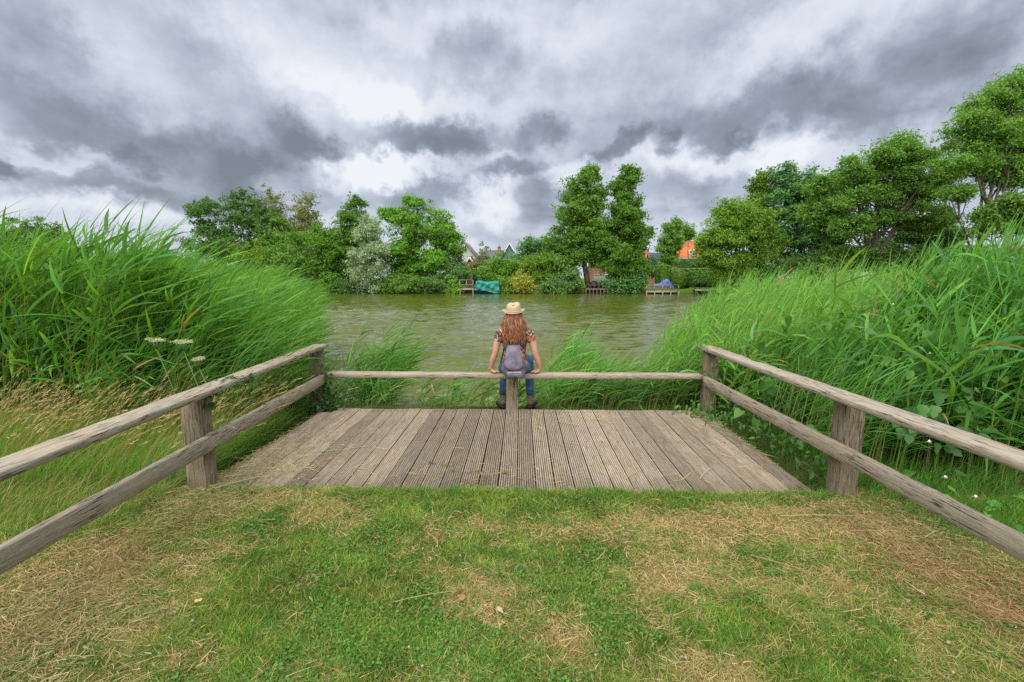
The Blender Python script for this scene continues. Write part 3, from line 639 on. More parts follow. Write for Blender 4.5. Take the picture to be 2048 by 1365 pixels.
# left bed
n = 2900; yv = 4.5 + 9.5*rng.random(n)**1.35; edge = np.interp(yv, [4.5, 5.2, 6, 7, 9, 14], [-3.45, -3.35, -3.3, -3.75, -4.6, -6.6])
xv = edge - (1.18*yv + 1.6 + edge)*rng.random(n)**.95; ff = yv + .25*xv*0
k = (yv > 4.55 + .25*vnoise(xv*1.5, xv*0, 8, 2)) ; xv, yv, edge = xv[k], yv[k], edge[k]
dist = edge - xv; ht = 1.22 + .66*sstep(0, 1.3, dist) + .24*sstep(1.5, 4.5, dist) + .15*rng.normal(size=len(xv)) + .045*(yv - 5)
ht = np.clip(ht, .7, 3.0)*(.92 + .16*vnoise(xv*.8, yv*.8, 15, 2))
LEAFC = (.165, .37, .065)
reed_bed('reed_bed', 'tall dense green reed bed left of the deck, bending to the right in the wind', np.stack([xv, yv], 1), ht, .32, LEAFC, plume=.004, lw=(.026, .043), leaf_len=(.34, .66), nleaf=(9, 13))
# front of the left bed close to the rail: lower, darker, partly in water
n = 380; xv = rng.uniform(-4.6, -2.75, n); yv = rng.uniform(4.3, 6.3, n)
reed_bed('young_reeds', 'lower reeds between the left rail and the tall reed bed', np.stack([xv, yv], 1), .55 + .5*rng.random(n), .35, (.11, .27, .05), leaf_len=(.22, .38), lw=(.010, .018), nleaf=(7, 11), plume=0, dead=.07)
# reeds at the water behind the left corner post
n = 60; xv = rng.uniform(-2.85, -2.05, n); yv = rng.uniform(6.0, 7.2, n)
reed_bed('young_reeds', 'reeds leaning over the water behind the left corner post', np.stack([xv, yv], 1), .75 + .45*rng.random(n), .45, (.13, .34, .055), leaf_len=(.28, .45), plume=0)
# clump right of the person
n = 62; xv = .28 + .62*rng.random(n)**1.1; yv = rng.uniform(6.2, 7.6, n)
reed_bed('young_reeds', 'bright reed clump in the water just right of the seated woman', np.stack([xv, yv], 1), (.95 + .35*rng.random(n))*(1 - .40*np.clip((xv - .3)/.65, 0, 1)), .34, (.17, .40, .08), leaf_len=(.28, .48), plume=0)
# low fringe on the bank behind the front bar
n = 520; xv = rng.uniform(-2.3, 2.5, n); den = np.interp(xv, [-2.3, -1.6, -.9, 0, .4, 2.5], [.22, .10, .26, .6, .95, 1]); k = rng.random(n) < den; xv = xv[k]; yv = rng.uniform(5.62, 6.5, len(xv))
hgt = (.28 + .26*rng.random(len(xv)))*np.interp(xv, [-2.3, 0, .5, 2.5], [.85, 1, 1.15, 1.3])
kk = ~((np.abs(xv + .09) < .40) & (yv < 6.05)) & ~((np.abs(xv + .45) < .2) & (yv < 5.8) & (rng.random(len(xv)) < .6)); xv, yv, hgt = xv[kk], yv[kk], hgt[kk]
reed_bed('young_reeds', 'low fringe of reeds on the bank behind the front bar', np.stack([xv, yv], 1), hgt, .35, (.18, .39, .08), leaf_len=(.22, .42), lw=(.017, .030), nleaf=(6, 10), plume=0, dead=.05, droop=.35)
# right bed: paler, curling, from the water to far right
n = 2800; yv = 5.2 + 8.5*rng.random(n)**1.3; edge = np.interp(yv, [5.2, 5.7, 6.5, 8, 10, 14], [2.35, 2.05, 1.85, 2.25, 3.1, 5.1])
xv = edge + (1.18*yv + 1.2 - edge)*rng.random(n)**.95; dist = xv - edge
ht = .85 + .78*sstep(0, 1.5, dist) + .16*sstep(2.5, 5, dist) + .15*rng.normal(size=n) + .06*(yv - 6); ht = np.clip(ht, .6, 3.0)
RC_ = (.20, .42, .07)
reed_bed('reed_bed', 'pale green reed bed behind the right rail with a few old brown plumes', np.stack([xv, yv], 1), ht, .08, RC_, plume=.02, lw=(.024, .040), leaf_len=(.30, .58), droop=.52, windk=.12, nleaf=(8, 12), back=.28, spr=1.25)
# tall reeds close by at far right
n = 650; yv = rng.uniform(3.6, 5.6, n); xv = rng.uniform(0, 1, n)*(1.2*yv + .6 - 3.0) + 3.0 + .25*(5.6 - yv)
ht = (1.10 + .75*sstep(3.6, 4.9, xv) + .15*rng.normal(size=n)); k = rng.random(n) < np.interp(xv, [3, 3.8, 4.6, 7], [.15, .4, 1, 1])
reed_bed('reed_bed', 'tall broad leaved reeds nearest the camera at far right', np.stack([xv, yv], 1)[k], ht[k], .06, (.13, .34, .055), plume=.03, lw=(.028, .046), leaf_len=(.35, .62), droop=.50, back=.3, spr=1.3, windk=.1)
n = 420; xv = rng.uniform(2.55, 4.2, n); yv = rng.uniform(3.7, 5.6, n)
reed_bed('young_reeds', 'lower reeds and grass just behind the right rail', np.stack([xv, yv], 1), .45 + .5*rng.random(n), .2, (.10, .27, .04), leaf_len=(.25, .42), lw=(.009, .017), nleaf=(7, 11), plume=0, droop=.4)

# ------------------------------------------------------------------ rough grass left and right of the rails
rg = Pile()
def tufts(n, x0, x1, y0, y1, L, col, tipc, lean=.35, wd=(.003, .006), K=4, mask=None):
    x = rng.uniform(x0, x1, n); y = rng.uniform(y0, y1, n)
    if mask is not None: k = mask(x, y); x, y = x[k], y[k]
    n = len(x); phi = rng.uniform(0, 6.28, n); tl = rng.uniform(.05, .5, n)
    d0 = np.stack([np.cos(phi)*np.sin(tl) + lean*.5, np.sin(phi)*np.sin(tl), np.cos(tl)], 1); LL = L[0] + (L[1] - L[0])*rng.random(n)
    b = (G([lean, -.05, -.25]) + rng.normal(size=(n, 3))*.15)*LL[:, None]
    c = G(col)*(.6 + .7*rng.random((n, 1))); K = min(K, 3)
    rg.blades(np.stack([x, y, ground_z(x, y) - .01], 1), unit(d0), LL, wd[0] + (wd[1]-wd[0])*rng.random(n), b, c, K=K, tipcol=None if tipc is None else G(tipc))
leftm = lambda x, y: (x < -2.62 - .18*np.maximum(0, 3.4 - y)*0) & (np.abs(x) < 1.2*y + .7)
tufts(9000, -6.2, -2.6, 2.7, 3.7, (.08, .26), (.13, .30, .05), (.34, .40, .12), mask=leftm, wd=(.003, .005))
tufts(14000, -6.2, -2.65, 3.35, 4.75, (.26, .52), (.18, .40, .06), (.34, .46, .11), .26, mask=leftm)
tufts(10000, -4.5, -2.3, 1.5, 3.1, (.04, .09), (.11, .28, .025), None, .1, mask=lambda x, y: x < -2.28 - (3.2 - y)*.06, K=3)
tufts(8000, -3.4, -2.60, 3.4, 4.9, (.14, .38), (.22, .44, .07), (.34,.44,.12), .25)
tufts(1500, -2.75, -2.5, 3.45, 5.3, (.08, .2), (.18, .38, .06), None, .0)
tufts(12000, 2.5, 6.0, 2.6, 4.6, (.10, .30), (.10, .26, .03), None, .15, mask=lambda x, y: (x > 2.5 + .1*(3.6-y)) & (np.abs(x) < 1.2*y + .6))
tufts(9000, 2.35, 4.5, 1.8, 3.0, (.04, .09), (.12, .29, .03), None, .1, K=3, mask=lambda x, y: x > 2.42)
tufts(1500, -2.3, 0.1, 5.5, 6.1, (.05, .13), (.15, .30, .05), None, .15, mask=lambda x, y: np.abs(x + .1) > .32)
tufts(3500, 0.1, 2.4, 5.5, 6.3, (.08, .22), (.15, .32, .05), (.35, .38, .12), .15, mask=lambda x, y: x > .26)
tufts(2600, 2.2, 2.7, 3.3, 5.4, (.10, .25), (.09, .23, .03), None, .0)
tufts(3500, -6.2, -2.65, 2.6, 3.9, (.12, .36), (.50, .40, .18), (.58, .47, .22), .4, mask=leftm, wd=(.003, .004))
tag(rg.build('rough_grass', M['grass']), 'longer rough grass on the banks outside both side rails', 'grass', kind='stuff')
# straw coloured flowering grass heads
sg = Pile(); n = 1000; x = -2.7 - 3.4*rng.random(n)**.9; y = rng.uniform(3.3, 4.75, n); k = np.abs(x) < 1.2*y + .5; x, y = x[k], y[k]; n = len(x)
H_ = .50 + .42*rng.random(n); ln_ = G([.30, .0, 1.0]) + rng.normal(size=(n, 3))*.13; d0 = unit(ln_); bend = G([.35, 0, -.18])*H_[:, None]*(.5 + rng.random((n, 1)))
foot = np.stack([x, y, ground_z(x, y)], 1); sg.blades(foot, d0, H_, .0040, bend, G([.46, .36, .15])*(.7 + .5*rng.random((n, 1))), K=5, prof=lambda t: 1 - .3*t)
tip = foot + d0*H_[:, None] + bend; td = unit(d0*H_[:, None] + 2*bend)
for q in range(6):
    f = q/6*.10; sg.blades(tip - td*f, unit(td + rng.normal(size=(n, 3))*.20), .030 + .02*rng.random(n), .0055, np.zeros((n, 3)), G([.62, .49, .25])*(.8 + .4*rng.random((n, 1))), K=2, prof=lambda t: .6 if t == 0 else 1.0)
tag(sg.build('dry_grass', M['grass']), 'straw coloured seeding grass leaning right, between left rail and reeds', 'dry grass', kind='stuff')

# ------------------------------------------------------------------ far shore: trees
def crown_mesh(lobes, nclump, per, size, col, hue, seed, spread=.55, up=.35, tipc=None, wind=0.0, flat=.65):
    """lobes: list of (cx,cy,cz,rx,ry,rz). leaf clumps fill the crown's volume, each leaf one small face"""
    r = np.random.default_rng(seed); L = np.array(lobes, float); wt = (L[:, 3]*L[:, 5])**1.0; wt /= wt.sum()
    li = r.choice(len(L), nclump, p=wt); d = unit(r.normal(size=(nclump, 3))); rad = r.random(nclump)**.36*(1 + .10*r.normal(size=nclump))
    # ragged outline: radius modulated per direction
    mod = .80 + .40*vnoise(d[:, 0]*2.2 + li*5.1 + 9, d[:, 2]*2.2 + d[:, 1]*1.7 + 4, seed, 3)
    ns = 13; sd2 = unit(r.normal(size=(len(L), ns, 3))); sr = .34 + .66*r.random((len(L), ns))**.6; sz = .31 + .22*r.random((len(L), ns))
    sj = r.integers(0, ns, nclump); loose = r.random(nclump) < .16
    sub = sd2[li, sj]*sr[li, sj][:, None] + d*(sz[li, sj]*r.random(nclump)**.45)[:, None]*np.array([1, 1, .72])
    c = L[li, :3] + np.where(loose[:, None], d*(rad*mod)[:, None], sub)*L[li, 3:6]*1.06
    cs = spread*(.6 + .8*r.random(nclump)); cb = (.72 + .56*r.random(nclump)); ch = r.random(nclump)
    n = nclump*per; ci = np.repeat(np.arange(nclump), per)
    off = r.normal(size=(n, 3))*cs[ci][:, None]*np.array([1, 1, flat])*.5; off[:, 0] += wind*np.abs(off[:, 0])
    p = c[ci] + off; out_ = unit(p - L[li, :3][ci])
    nr = unit(out_*.5 + np.array([0, 0, up]) + r.normal(size=(n, 3))*.75); a = unit(np.cross(nr, r.normal(size=(n, 3)))); a[:, 0] += wind*.5; b = np.cross(nr, a)
    s = size*(.6 + .8*r.random(n)); A = a*s[:, None]; B = b*(s*.62)[:, None]
    V = np.stack([p - A*.9 - B*.8, p + A*1.35, p - A*.7 + B*1.0], 1).reshape(-1, 3)
    base = np.array(col); c2 = base*(cb[ci]*(.75 + .5*r.random(n)))[:, None]
    mixh = np.clip(ch[ci] + .5*(r.random(n) - .5), 0, 1)[:, None]; c2 = c2*(1 - mixh*.6) + np.array(hue)*mixh*.6
    C = np.repeat(c2, 3, axis=0); F = np.arange(n*3).reshape(-1, 3); return V, F, C
def limb(mb, p0, p1, r0, r1, seed, n=6, sag=.12):
    r = np.random.default_rng(seed); t = np.linspace(0, 1, 6)[:, None]; p0 = np.array(p0, float); p1 = np.array(p1, float); d = np.linalg.norm(p1 - p0)
    P = p0 + (p1 - p0)*t + np.sin(t*math.pi)*r.normal(size=3)*d*sag*.5 + r.normal(size=(6, 3))*d*.012*np.sin(t*math.pi)
    mb.tube(P, r0 + (r1 - r0)*t[:, 0], n); return P
GREEN = dict(dark=((.095,.185,.055),(.14,.235,.05)), mid=((.13,.26,.045),(.19,.32,.045)), bright=((.15,.34,.04),(.23,.41,.05)), lime=((.19,.36,.045),(.30,.43,.05)),
    silver=((.31,.40,.25),(.38,.46,.28)), brown=((.19,.23,.08),(.30,.27,.11)), olive=((.13,.27,.045),(.20,.33,.055)), yellow=((.42,.46,.07),(.52,.46,.08)), blue=((.11,.25,.08),(.16,.30,.085)))
tree_seed = [100]
def tree(name, label, cat, Y, foot, lobes, n, size, tone, trunk_r=.25, per=26, spread=.62, depth=.85, bark='bark', branches=0, wind=0.0, group=None, trunk_top=None, up=.35, gain=1.0):
    """lobes as seen from the deck: (px, py, half width px, half height px) at distance Y"""
    tree_seed[0] += 1; sd_ = tree_seed[0]; r = np.random.default_rng(sd_)
    f, sc_ = at(foot[0], foot[1], Y); gz = float(ground_z(G([f[0]]), G([Y]))[0]); f[2] = max(gz, -.5) if Y > 60 else gz
    Lb = []
    for k, lb in enumerate(lobes):
        p, s_ = at(lb[0], lb[1], Y); dy = (lb[4] if len(lb) > 4 else 0)
        Lb.append((p[0], Y + dy, p[2], lb[2]*s_, .5*(lb[2] + lb[3])*s_*depth, lb[3]*s_))
    root = tag(empty(name, tuple(f)), label, cat, group)
    n = int(n*1.45); size = size*.74
    V, F, C = crown_mesh(Lb, max(8, n//per), per, size, *[tuple(np.array(q)*gain*1.2) for q in GREEN[tone]], sd_, spread, up, wind=wind)
    add('crown', mesh_from('crown', V - f, [F], (M['crown'],), C), root)
    if trunk_r > 0:
        mb = MB(); top = trunk_top if trunk_top is not None else None
        lc = np.array([l[:3] for l in Lb]); cz = lc[:, 2].max()
        tp = np.array([lc[:, 0].mean(), Y, f[2] + (cz - f[2])*.62]) if top is None else np.append(at(top[0], top[1], Y)[0], [])
        P = limb(mb, (0, 0, -.3), tp - f, trunk_r, trunk_r*.45, sd_, 8, .04)
        for k, l in enumerate(Lb):
            i = int(np.clip(2 + k % 3, 2, 4)); Q = limb(mb, P[i], np.array(l[:3]) - f, trunk_r*.45, trunk_r*.15, sd_*7 + k, 5)
            for q in range(branches):
                e = np.array(l[:3]) - f + r.normal(size=3)*np.array(l[3:6])*.55; limb(mb, Q[r.integers(2, 5)], e, trunk_r*.2, trunk_r*.05, sd_*31 + k*9 + q, 4)
        mb.build('trunk', M[bark], root, True)
    return root
T = tree
T('broadleaf_tree', 'distant dark round-topped tree behind the left reeds', 'tree', 95, (80,560), [(75,470,62,40),(40,485,40,35),(115,490,38,32),(80,520,70,40)], 9000, .30, 'dark', .3)
T('oak_tree', 'large dark green tree at the left end of the far tree line', 'tree', 70, (470,585), [(440,440,55,42),(500,420,50,42),(415,480,38,42),(470,490,60,52),(520,455,40,40),(450,545,60,42)], 20000, .24, 'dark', .35, group=None)
T('birch_tree', 'brownish birch rising behind the dark tree, second top from the left', 'tree', 74, (560,585), [(548,415,22,36),(555,455,32,40),(580,470,32,60),(565,520,40,40)], 8000, .20, 'brown', .2, bark='bark_pale', spread=.7)
T('birch_tree', 'sparse brown-tinged birch with airy drooping top, right of the other birch', 'tree', 73, (610,585), [(612,420,24,32),(625,452,24,32),(600,470,30,45),(622,500,28,50)], 8000, .18, 'brown', .2, bark='bark_pale', spread=.7)
T('broadleaf_tree', 'mid green tree filling the gap below the two birches', 'tree', 70, (560,588), [(560,480,50,40),(540,520,40,50),(610,520,40,55)], 9000, .22, 'olive', .22)
T('willow_shrub', 'pale green willow shrub just right of the reed tips', 'shrub', 64, (510,588), [(505,510,36,32),(535,520,30,36),(510,560,55,36)], 7000, .18, 'lime', .1, gain=.75)
T('round_tree', 'dense rounded mid green tree by the water, left of the light green one', 'tree', 63, (588,590), [(585,500,45,36),(570,540,50,42),(610,545,42,45),(600,575,45,20)], 13000, .20, 'mid', .2)
T('broadleaf_tree', 'light green bushy tree between the rounded tree and the silver willow', 'tree', 63, (655,590), [(652,478,28,28),(640,510,32,40),(672,515,30,42),(655,560,42,36)], 12000, .20, 'bright', .2, gain=.75)
T('broadleaf_tree', 'tall pointed olive-brown tree behind the silver willow', 'tree', 66, (708,588), [(712,415,20,24),(706,445,32,32),(690,480,30,36),(726,475,32,36),(710,520,40,50)], 11000, .22, 'olive', .25, gain=.8)
T('silver_willow', 'silvery grey willow hanging over the far bank', 'tree', 61.6, (742,590), [(742,462,18,28),(735,500,28,36),(752,520,26,42),(726,535,24,38),(745,565,30,28)], 14000, .17, 'silver', .2, spread=.6, up=.1)
T('walnut_tree', 'broad bright green tree, largest left of the white gable house', 'tree', 65, (830,588), [(835,420,36,24),(790,428,30,12),(868,452,38,30),(815,458,38,36),(890,490,30,34),(830,505,58,44),(868,540,48,42),(800,545,40,48),(840,570,70,22)], 30000, .22, 'bright', .35, gain=.95, branches=2)
T('shrub', 'low shrub at the water below the broad bright green tree', 'shrub', 61.4, (812,592), [(808,570,40,20),(770,578,30,14)], 4500, .18, 'mid', 0)
T('shrub', 'dark shrub bank left of the small grey dock', 'shrub', 62.5, (890,592), [(890,560,36,28),(865,575,32,18),(918,552,20,22)], 7000, .18, 'dark', 0, gain=1.3)
T('shrub', 'small bright shrub at the waterline beside the small grey dock', 'shrub', 61.0, (905,592), [(905,577,16,12)], 1600, .14, 'bright', 0)
T('slender_tree', 'thin airy tree in front of the white gable', 'tree', 66, (915,588), [(918,505,14,26),(910,535,22,26),(925,540,16,20)], 2600, .17, 'silver', .08, gain=.6, spread=.6)
T('slender_tree', 'thin young tree with upright twigs right of the white gable', 'tree', 67, (965,588), [(962,505,6,20),(972,510,6,16),(966,530,14,20),(950,530,12,14)], 1800, .14, 'brown', .06, spread=.45)
T('hedge_shrub', 'dark green clipped bush above the covered boat', 'shrub', 63, (972,590), [(970,550,20,14),(985,560,18,12),(1000,566,16,16)], 5500, .15, 'mid', 0)
T('fruit_tree', 'mid green rounded fruit tree in front of the grey roofs', 'tree', 65, (1000,588), [(1005,528,30,20),(985,538,20,16),(1025,540,22,18),(1008,558,26,18)], 8000, .17, 'bright', .12, gain=.8)
T('fruit_tree', 'spreading green tree right of the blue gable house', 'tree', 69, (1070,588), [(1070,495,30,17),(1052,510,24,17),(1090,505,20,20),(1072,525,34,18)], 7500, .18, 'blue', .15)
T('shrub', 'light green shrub mass between yellow bush and tall alders', 'shrub', 64, (1075,590), [(1070,540,28,24),(1092,530,20,24),(1060,560,26,20)], 7500, .17, 'lime', 0, gain=.75)
T('yellow_shrub', 'yellow-green shrub at the far waterline right of the boat', 'shrub', 61.6, (1042,592), [(1040,562,20,16),(1030,572,14,14),(1055,576,18,12)], 4200, .15, 'yellow', 0, gain=.8)
T('shrub', 'waterline shrub just right of the covered boat', 'shrub', 61.5, (1012,592), [(1010,575,14,16),(1000,580,10,12)], 1800, .15, 'mid', 0)
T('alder_tree', 'tallest tree of the far shore, left of the tall pair', 'tree', 64, (1178,588), [(1182,343,18,24),(1168,382,36,28),(1190,395,24,32),(1146,425,38,28),(1182,445,40,40),(1132,470,40,28),(1165,500,46,34),(1120,535,34,34),(1128,558,34,28),(1192,505,24,28)], 32000, .21, 'mid', .42, branches=2)
T('alder_tree', 'tall tree standing right beside the tallest one', 'tree', 62.5, (1243,590), [(1260,353,18,20),(1246,376,20,22),(1252,415,28,30),(1262,445,38,34),(1235,475,42,38),(1273,480,28,36),(1245,520,46,36),(1248,560,34,26),(1270,545,28,24)], 34000, .21, 'bright', .35, branches=2, gain=.68)
T('willow_shrub', 'dense low shrub by the water between dark dock and railed dock', 'shrub', 61.4, (1255,592), [(1244,572,28,20),(1264,572,20,20),(1276,558,11,20)], 8000, .17, 'blue', 0, gain=1.1)
T('shrub', 'dark overhanging shrub at the foot of the tallest tree', 'shrub', 61.5, (1135,592), [(1128,570,32,22),(1105,575,26,16)], 9000, .18, 'dark', 0, gain=1.35)
T('poplar_tree', 'upright mid green garden tree left of the orange house', 'tree', 80, (1348,560), [(1345,455,16,20),(1343,480,25,26),(1340,510,26,24)], 8500, .22, 'olive', .18)
T('poplar_tree', 'small pointed tree right behind the upright garden tree', 'tree', 92, (1378,560), [(1378,459,10,13),(1376,470,12,9)], 2800, .22, 'mid', .14)
T('garden_bush', 'dark garden bush behind the clipped green shrubs', 'shrub', 76, (1310,560), [(1303,532,14,14),(1318,542,18,14),(1375,528,24,9)], 4500, .2, 'dark', 0, gain=1.2)
T('garden_bush', 'light garden bush at the right of the orange house', 'shrub', 76, (1415,560), [(1415,515,24,16),(1400,530,24,12)], 4000, .2, 'lime', 0, gain=.6)
T('hornbeam_tree', 'wide yellow-green tree right of the orange house', 'tree', 56, (1480,560), [(1475,425,34,30),(1440,455,36,32),(1500,445,42,36),(1425,495,32,34),(1470,490,46,38),(1520,490,38,44),(1455,530,42,24),(1505,530,40,22)], 30000, .17, 'lime', .3, gain=.82, branches=1)
T('wispy_tree', 'wind-swept wispy tree top above the yellow-green tree', 'tree', 60, (1520,570), [(1530,352,16,14),(1515,372,18,18),(1520,400,22,26),(1505,430,24,30)], 6000, .18, 'lime', .16, gain=.65, spread=.6, wind=.4)
T('chestnut_tree', 'dense blue-green tree right of the wispy tree top', 'tree', 58, (1600,575), [(1590,360,40,30),(1570,400,40,36),(1620,400,36,40),(1590,450,52,42),(1640,440,36,46),(1600,500,56,36),(1660,500,30,30)], 26000, .22, 'blue', .35, gain=.95)
T('maple_tree', 'shorter maple leaning out between the blue-green tree and the big maple', 'tree', 50, (1660,575), [(1665,370,40,28),(1640,420,28,34),(1670,455,34,36)], 11000, .20, 'olive', .22, wind=.3, branches=2)
T('maple_tree', 'big wind-bent maple with visible forked trunk in the right group', 'tree', 46, (1742,560), [(1710,345,42,26),(1765,320,46,30),(1820,300,46,34),(1700,400,36,20),(1750,385,46,24),(1860,360,42,46),(1810,370,44,34),(1695,455,36,22),(1760,430,40,18),(1840,430,52,36)], 52000, .135, 'olive', .30, gain=1.05, wind=.35, branches=9, trunk_top=(1752,450), spread=.55)
T('maple_tree', 'dark lower maple behind the forked trunk', 'tree', 54, (1800,570), [(1810,455,60,32),(1870,470,48,36),(1760,490,44,26),(1900,500,40,30)], 17000, .2, 'dark', .3, gain=1.15)
T('ash_tree', 'highest tree at the right edge, leaning right with bare lower trunk', 'tree', 38, (1938,520), [(1985,205,48,36),(2030,180,46,30),(1935,260,46,36),(1995,270,56,36),(2050,250,60,50),(1920,320,42,34),(1985,335,44,22),(2040,350,42,24),(2080,320,50,50),(1915,385,28,20)], 56000, .115, 'olive', .20, gain=1.15, wind=.35, branches=9, trunk_top=(1990,360), spread=.5)
T('broadleaf_tree', 'small dark tree beneath the leaning tree at the right edge', 'tree', 36, (2020,520), [(2025,415,46,24),(1990,440,32,22),(2060,440,40,30)], 10000, .15, 'olive', .15, gain=.85)
T('undergrowth', 'dark undergrowth hedge behind the right reeds', 'shrub', 47, (1800,575), [(1720,520,50,24),(1790,530,60,26),(1860,525,50,28),(1930,520,50,30),(1650,535,50,20)], 17000, .19, 'olive', 0, gain=.8)
T('undergrowth', 'low dark bushes under the blue-green tree', 'shrub', 55, (1600,575), [(1560,535,40,18),(1620,535,46,20)], 6000, .2, 'dark', 0, gain=1.2)
T('shrub', 'dark waterline shrub at the left end of the far bank', 'shrub', 61.6, (640,590), [(610,575,30,16),(655,577,32,14)], 3500, .17, 'dark', 0)
T('shrub', 'dark waterline shrub between the light green tree and the silver willow', 'shrub', 61.5, (700,590), [(690,577,24,14),(716,580,16,12)], 2500, .17, 'dark', 0)
T('shrub', 'dark waterline shrub right of the silver willow', 'shrub', 61.5, (855,590), [(845,576,30,16),(875,580,20,12)], 3000, .17, 'dark', 0, gain=.9)
T('undergrowth', 'far hedge line behind the tips of the left reeds', 'shrub', 90, (250,575), [(150,535,70,20),(260,538,80,18),(360,530,60,20)], 6000, .3, 'mid', 0)
# clipped hedges and shrubs in the gardens
def clipped(name, label, x0, x1, ytop, ybot, Y, dep, tone, n, rnd=.5, gain=1.0):
    a, s = at(x0, ybot, Y); b, _ = at(x1, ytop, Y); r = np.random.default_rng(x0); g = .12
    u = r.uniform(-1, 1, (n, 3)); k = np.abs(u).argmax(1); u[np.arange(n), k] = np.sign(u[np.arange(n), k])
    q = 6.0 if rnd < .5 else 2.6; u = u/((np.abs(u)**q).sum(1)**(1/q))[:, None]; u[:, 2] = np.where(rnd > .4, u[:, 2], u[:, 2])
    c = G([(a[0]+b[0])/2, Y + dep/2, (g + b[2])/2]); h = G([abs(b[0]-a[0])/2, dep/2, (b[2]-g)/2]); p = u*h + r.normal(size=(n, 3))*.03
    nr = unit(u + r.normal(size=(n, 3))*.5); A = unit(np.cross(nr, r.normal(size=(n, 3))))*.10; B = np.cross(nr, A)*.8
    V = np.stack([p-A, p+B, p+A, p-B], 1).reshape(-1, 3); cc = G(GREEN[tone][0])*gain*(.7 + .6*r.random((n, 1))); cc = cc + (G(GREEN[tone][1])*gain - cc)*r.random((n, 1))*.6
    root = tag(empty(name, (c[0], c[1], g)), label, 'hedge'); off = G([0, 0, c[2] - g])
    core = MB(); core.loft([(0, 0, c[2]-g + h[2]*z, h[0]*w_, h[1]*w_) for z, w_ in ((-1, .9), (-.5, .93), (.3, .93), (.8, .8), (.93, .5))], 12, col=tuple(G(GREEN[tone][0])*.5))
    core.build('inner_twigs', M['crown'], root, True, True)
    add('leaves', mesh_from('leaves', V + off, [np.arange(n*4).reshape(-1, 4)], (M['crown'],), np.repeat(cc, 4, 0)), root)
clipped('clipped_hedge', 'long straight clipped hedge across the garden lawn, right of the round shrubs', 1325, 1560, 537, 568, 72, 1.2, 'olive', 9000, .2, 1.25)
clipped('clipped_shrub', 'taller bright clipped shrub left of the round-topped one', 1316, 1346, 531, 566, 66, 1.8, 'bright', 5000, .3)
clipped('clipped_shrub', 'round-topped light green clipped shrub nearest the railed dock', 1349, 1376, 541, 580, 63.5, 1.8, 'lime', 5000, .7, .8)
clipped('clipped_shrub', 'dark clipped shrub tucked behind the round-topped one', 1345, 1386, 537, 576, 65.8, 1.6, 'dark', 5000, .7, 1.4)

# ------------------------------------------------------------------ far shore: houses
M['white_wall'] = plain('white_render', (.72, .71, .67), .8, .05, 3)
M['cream_wall'] = plain('cream_render', (.66, .60, .45), .8, .06, 3)
M['brick_wall'] = plain('red_brick_wall', (.36, .17, .12), .85, .2, 9)
M['blue_wall'] = plain('blue_board_wall', (.17, .27, .33), .7, .08, 4)
M['dark_wall'] = plain('dark_board_wall', (.05, .055, .06), .7, .15, 4)
M['roof_orange'] = plain('orange_tile_roof', (.66, .17, .06), .8, .15, 9)
M['roof_grey'] = plain('grey_slate_roof', (.17, .175, .19), .7, .15, 7)
M['roof_brown'] = plain('brown_tile_roof', (.17, .13, .115), .8, .15, 7)
M['trim'] = plain('white_trim', (.78, .77, .73), .6, .04, 3)
M['pane'] = plain('window_glass', (.05, .06, .07), .15, .1, 3)
M['solar'] = plain('solar_glass', (.03, .04, .09), .2, .1, 3)
M['chimney'] = plain('chimney_brick', (.27, .15, .11), .85, .2, 12)
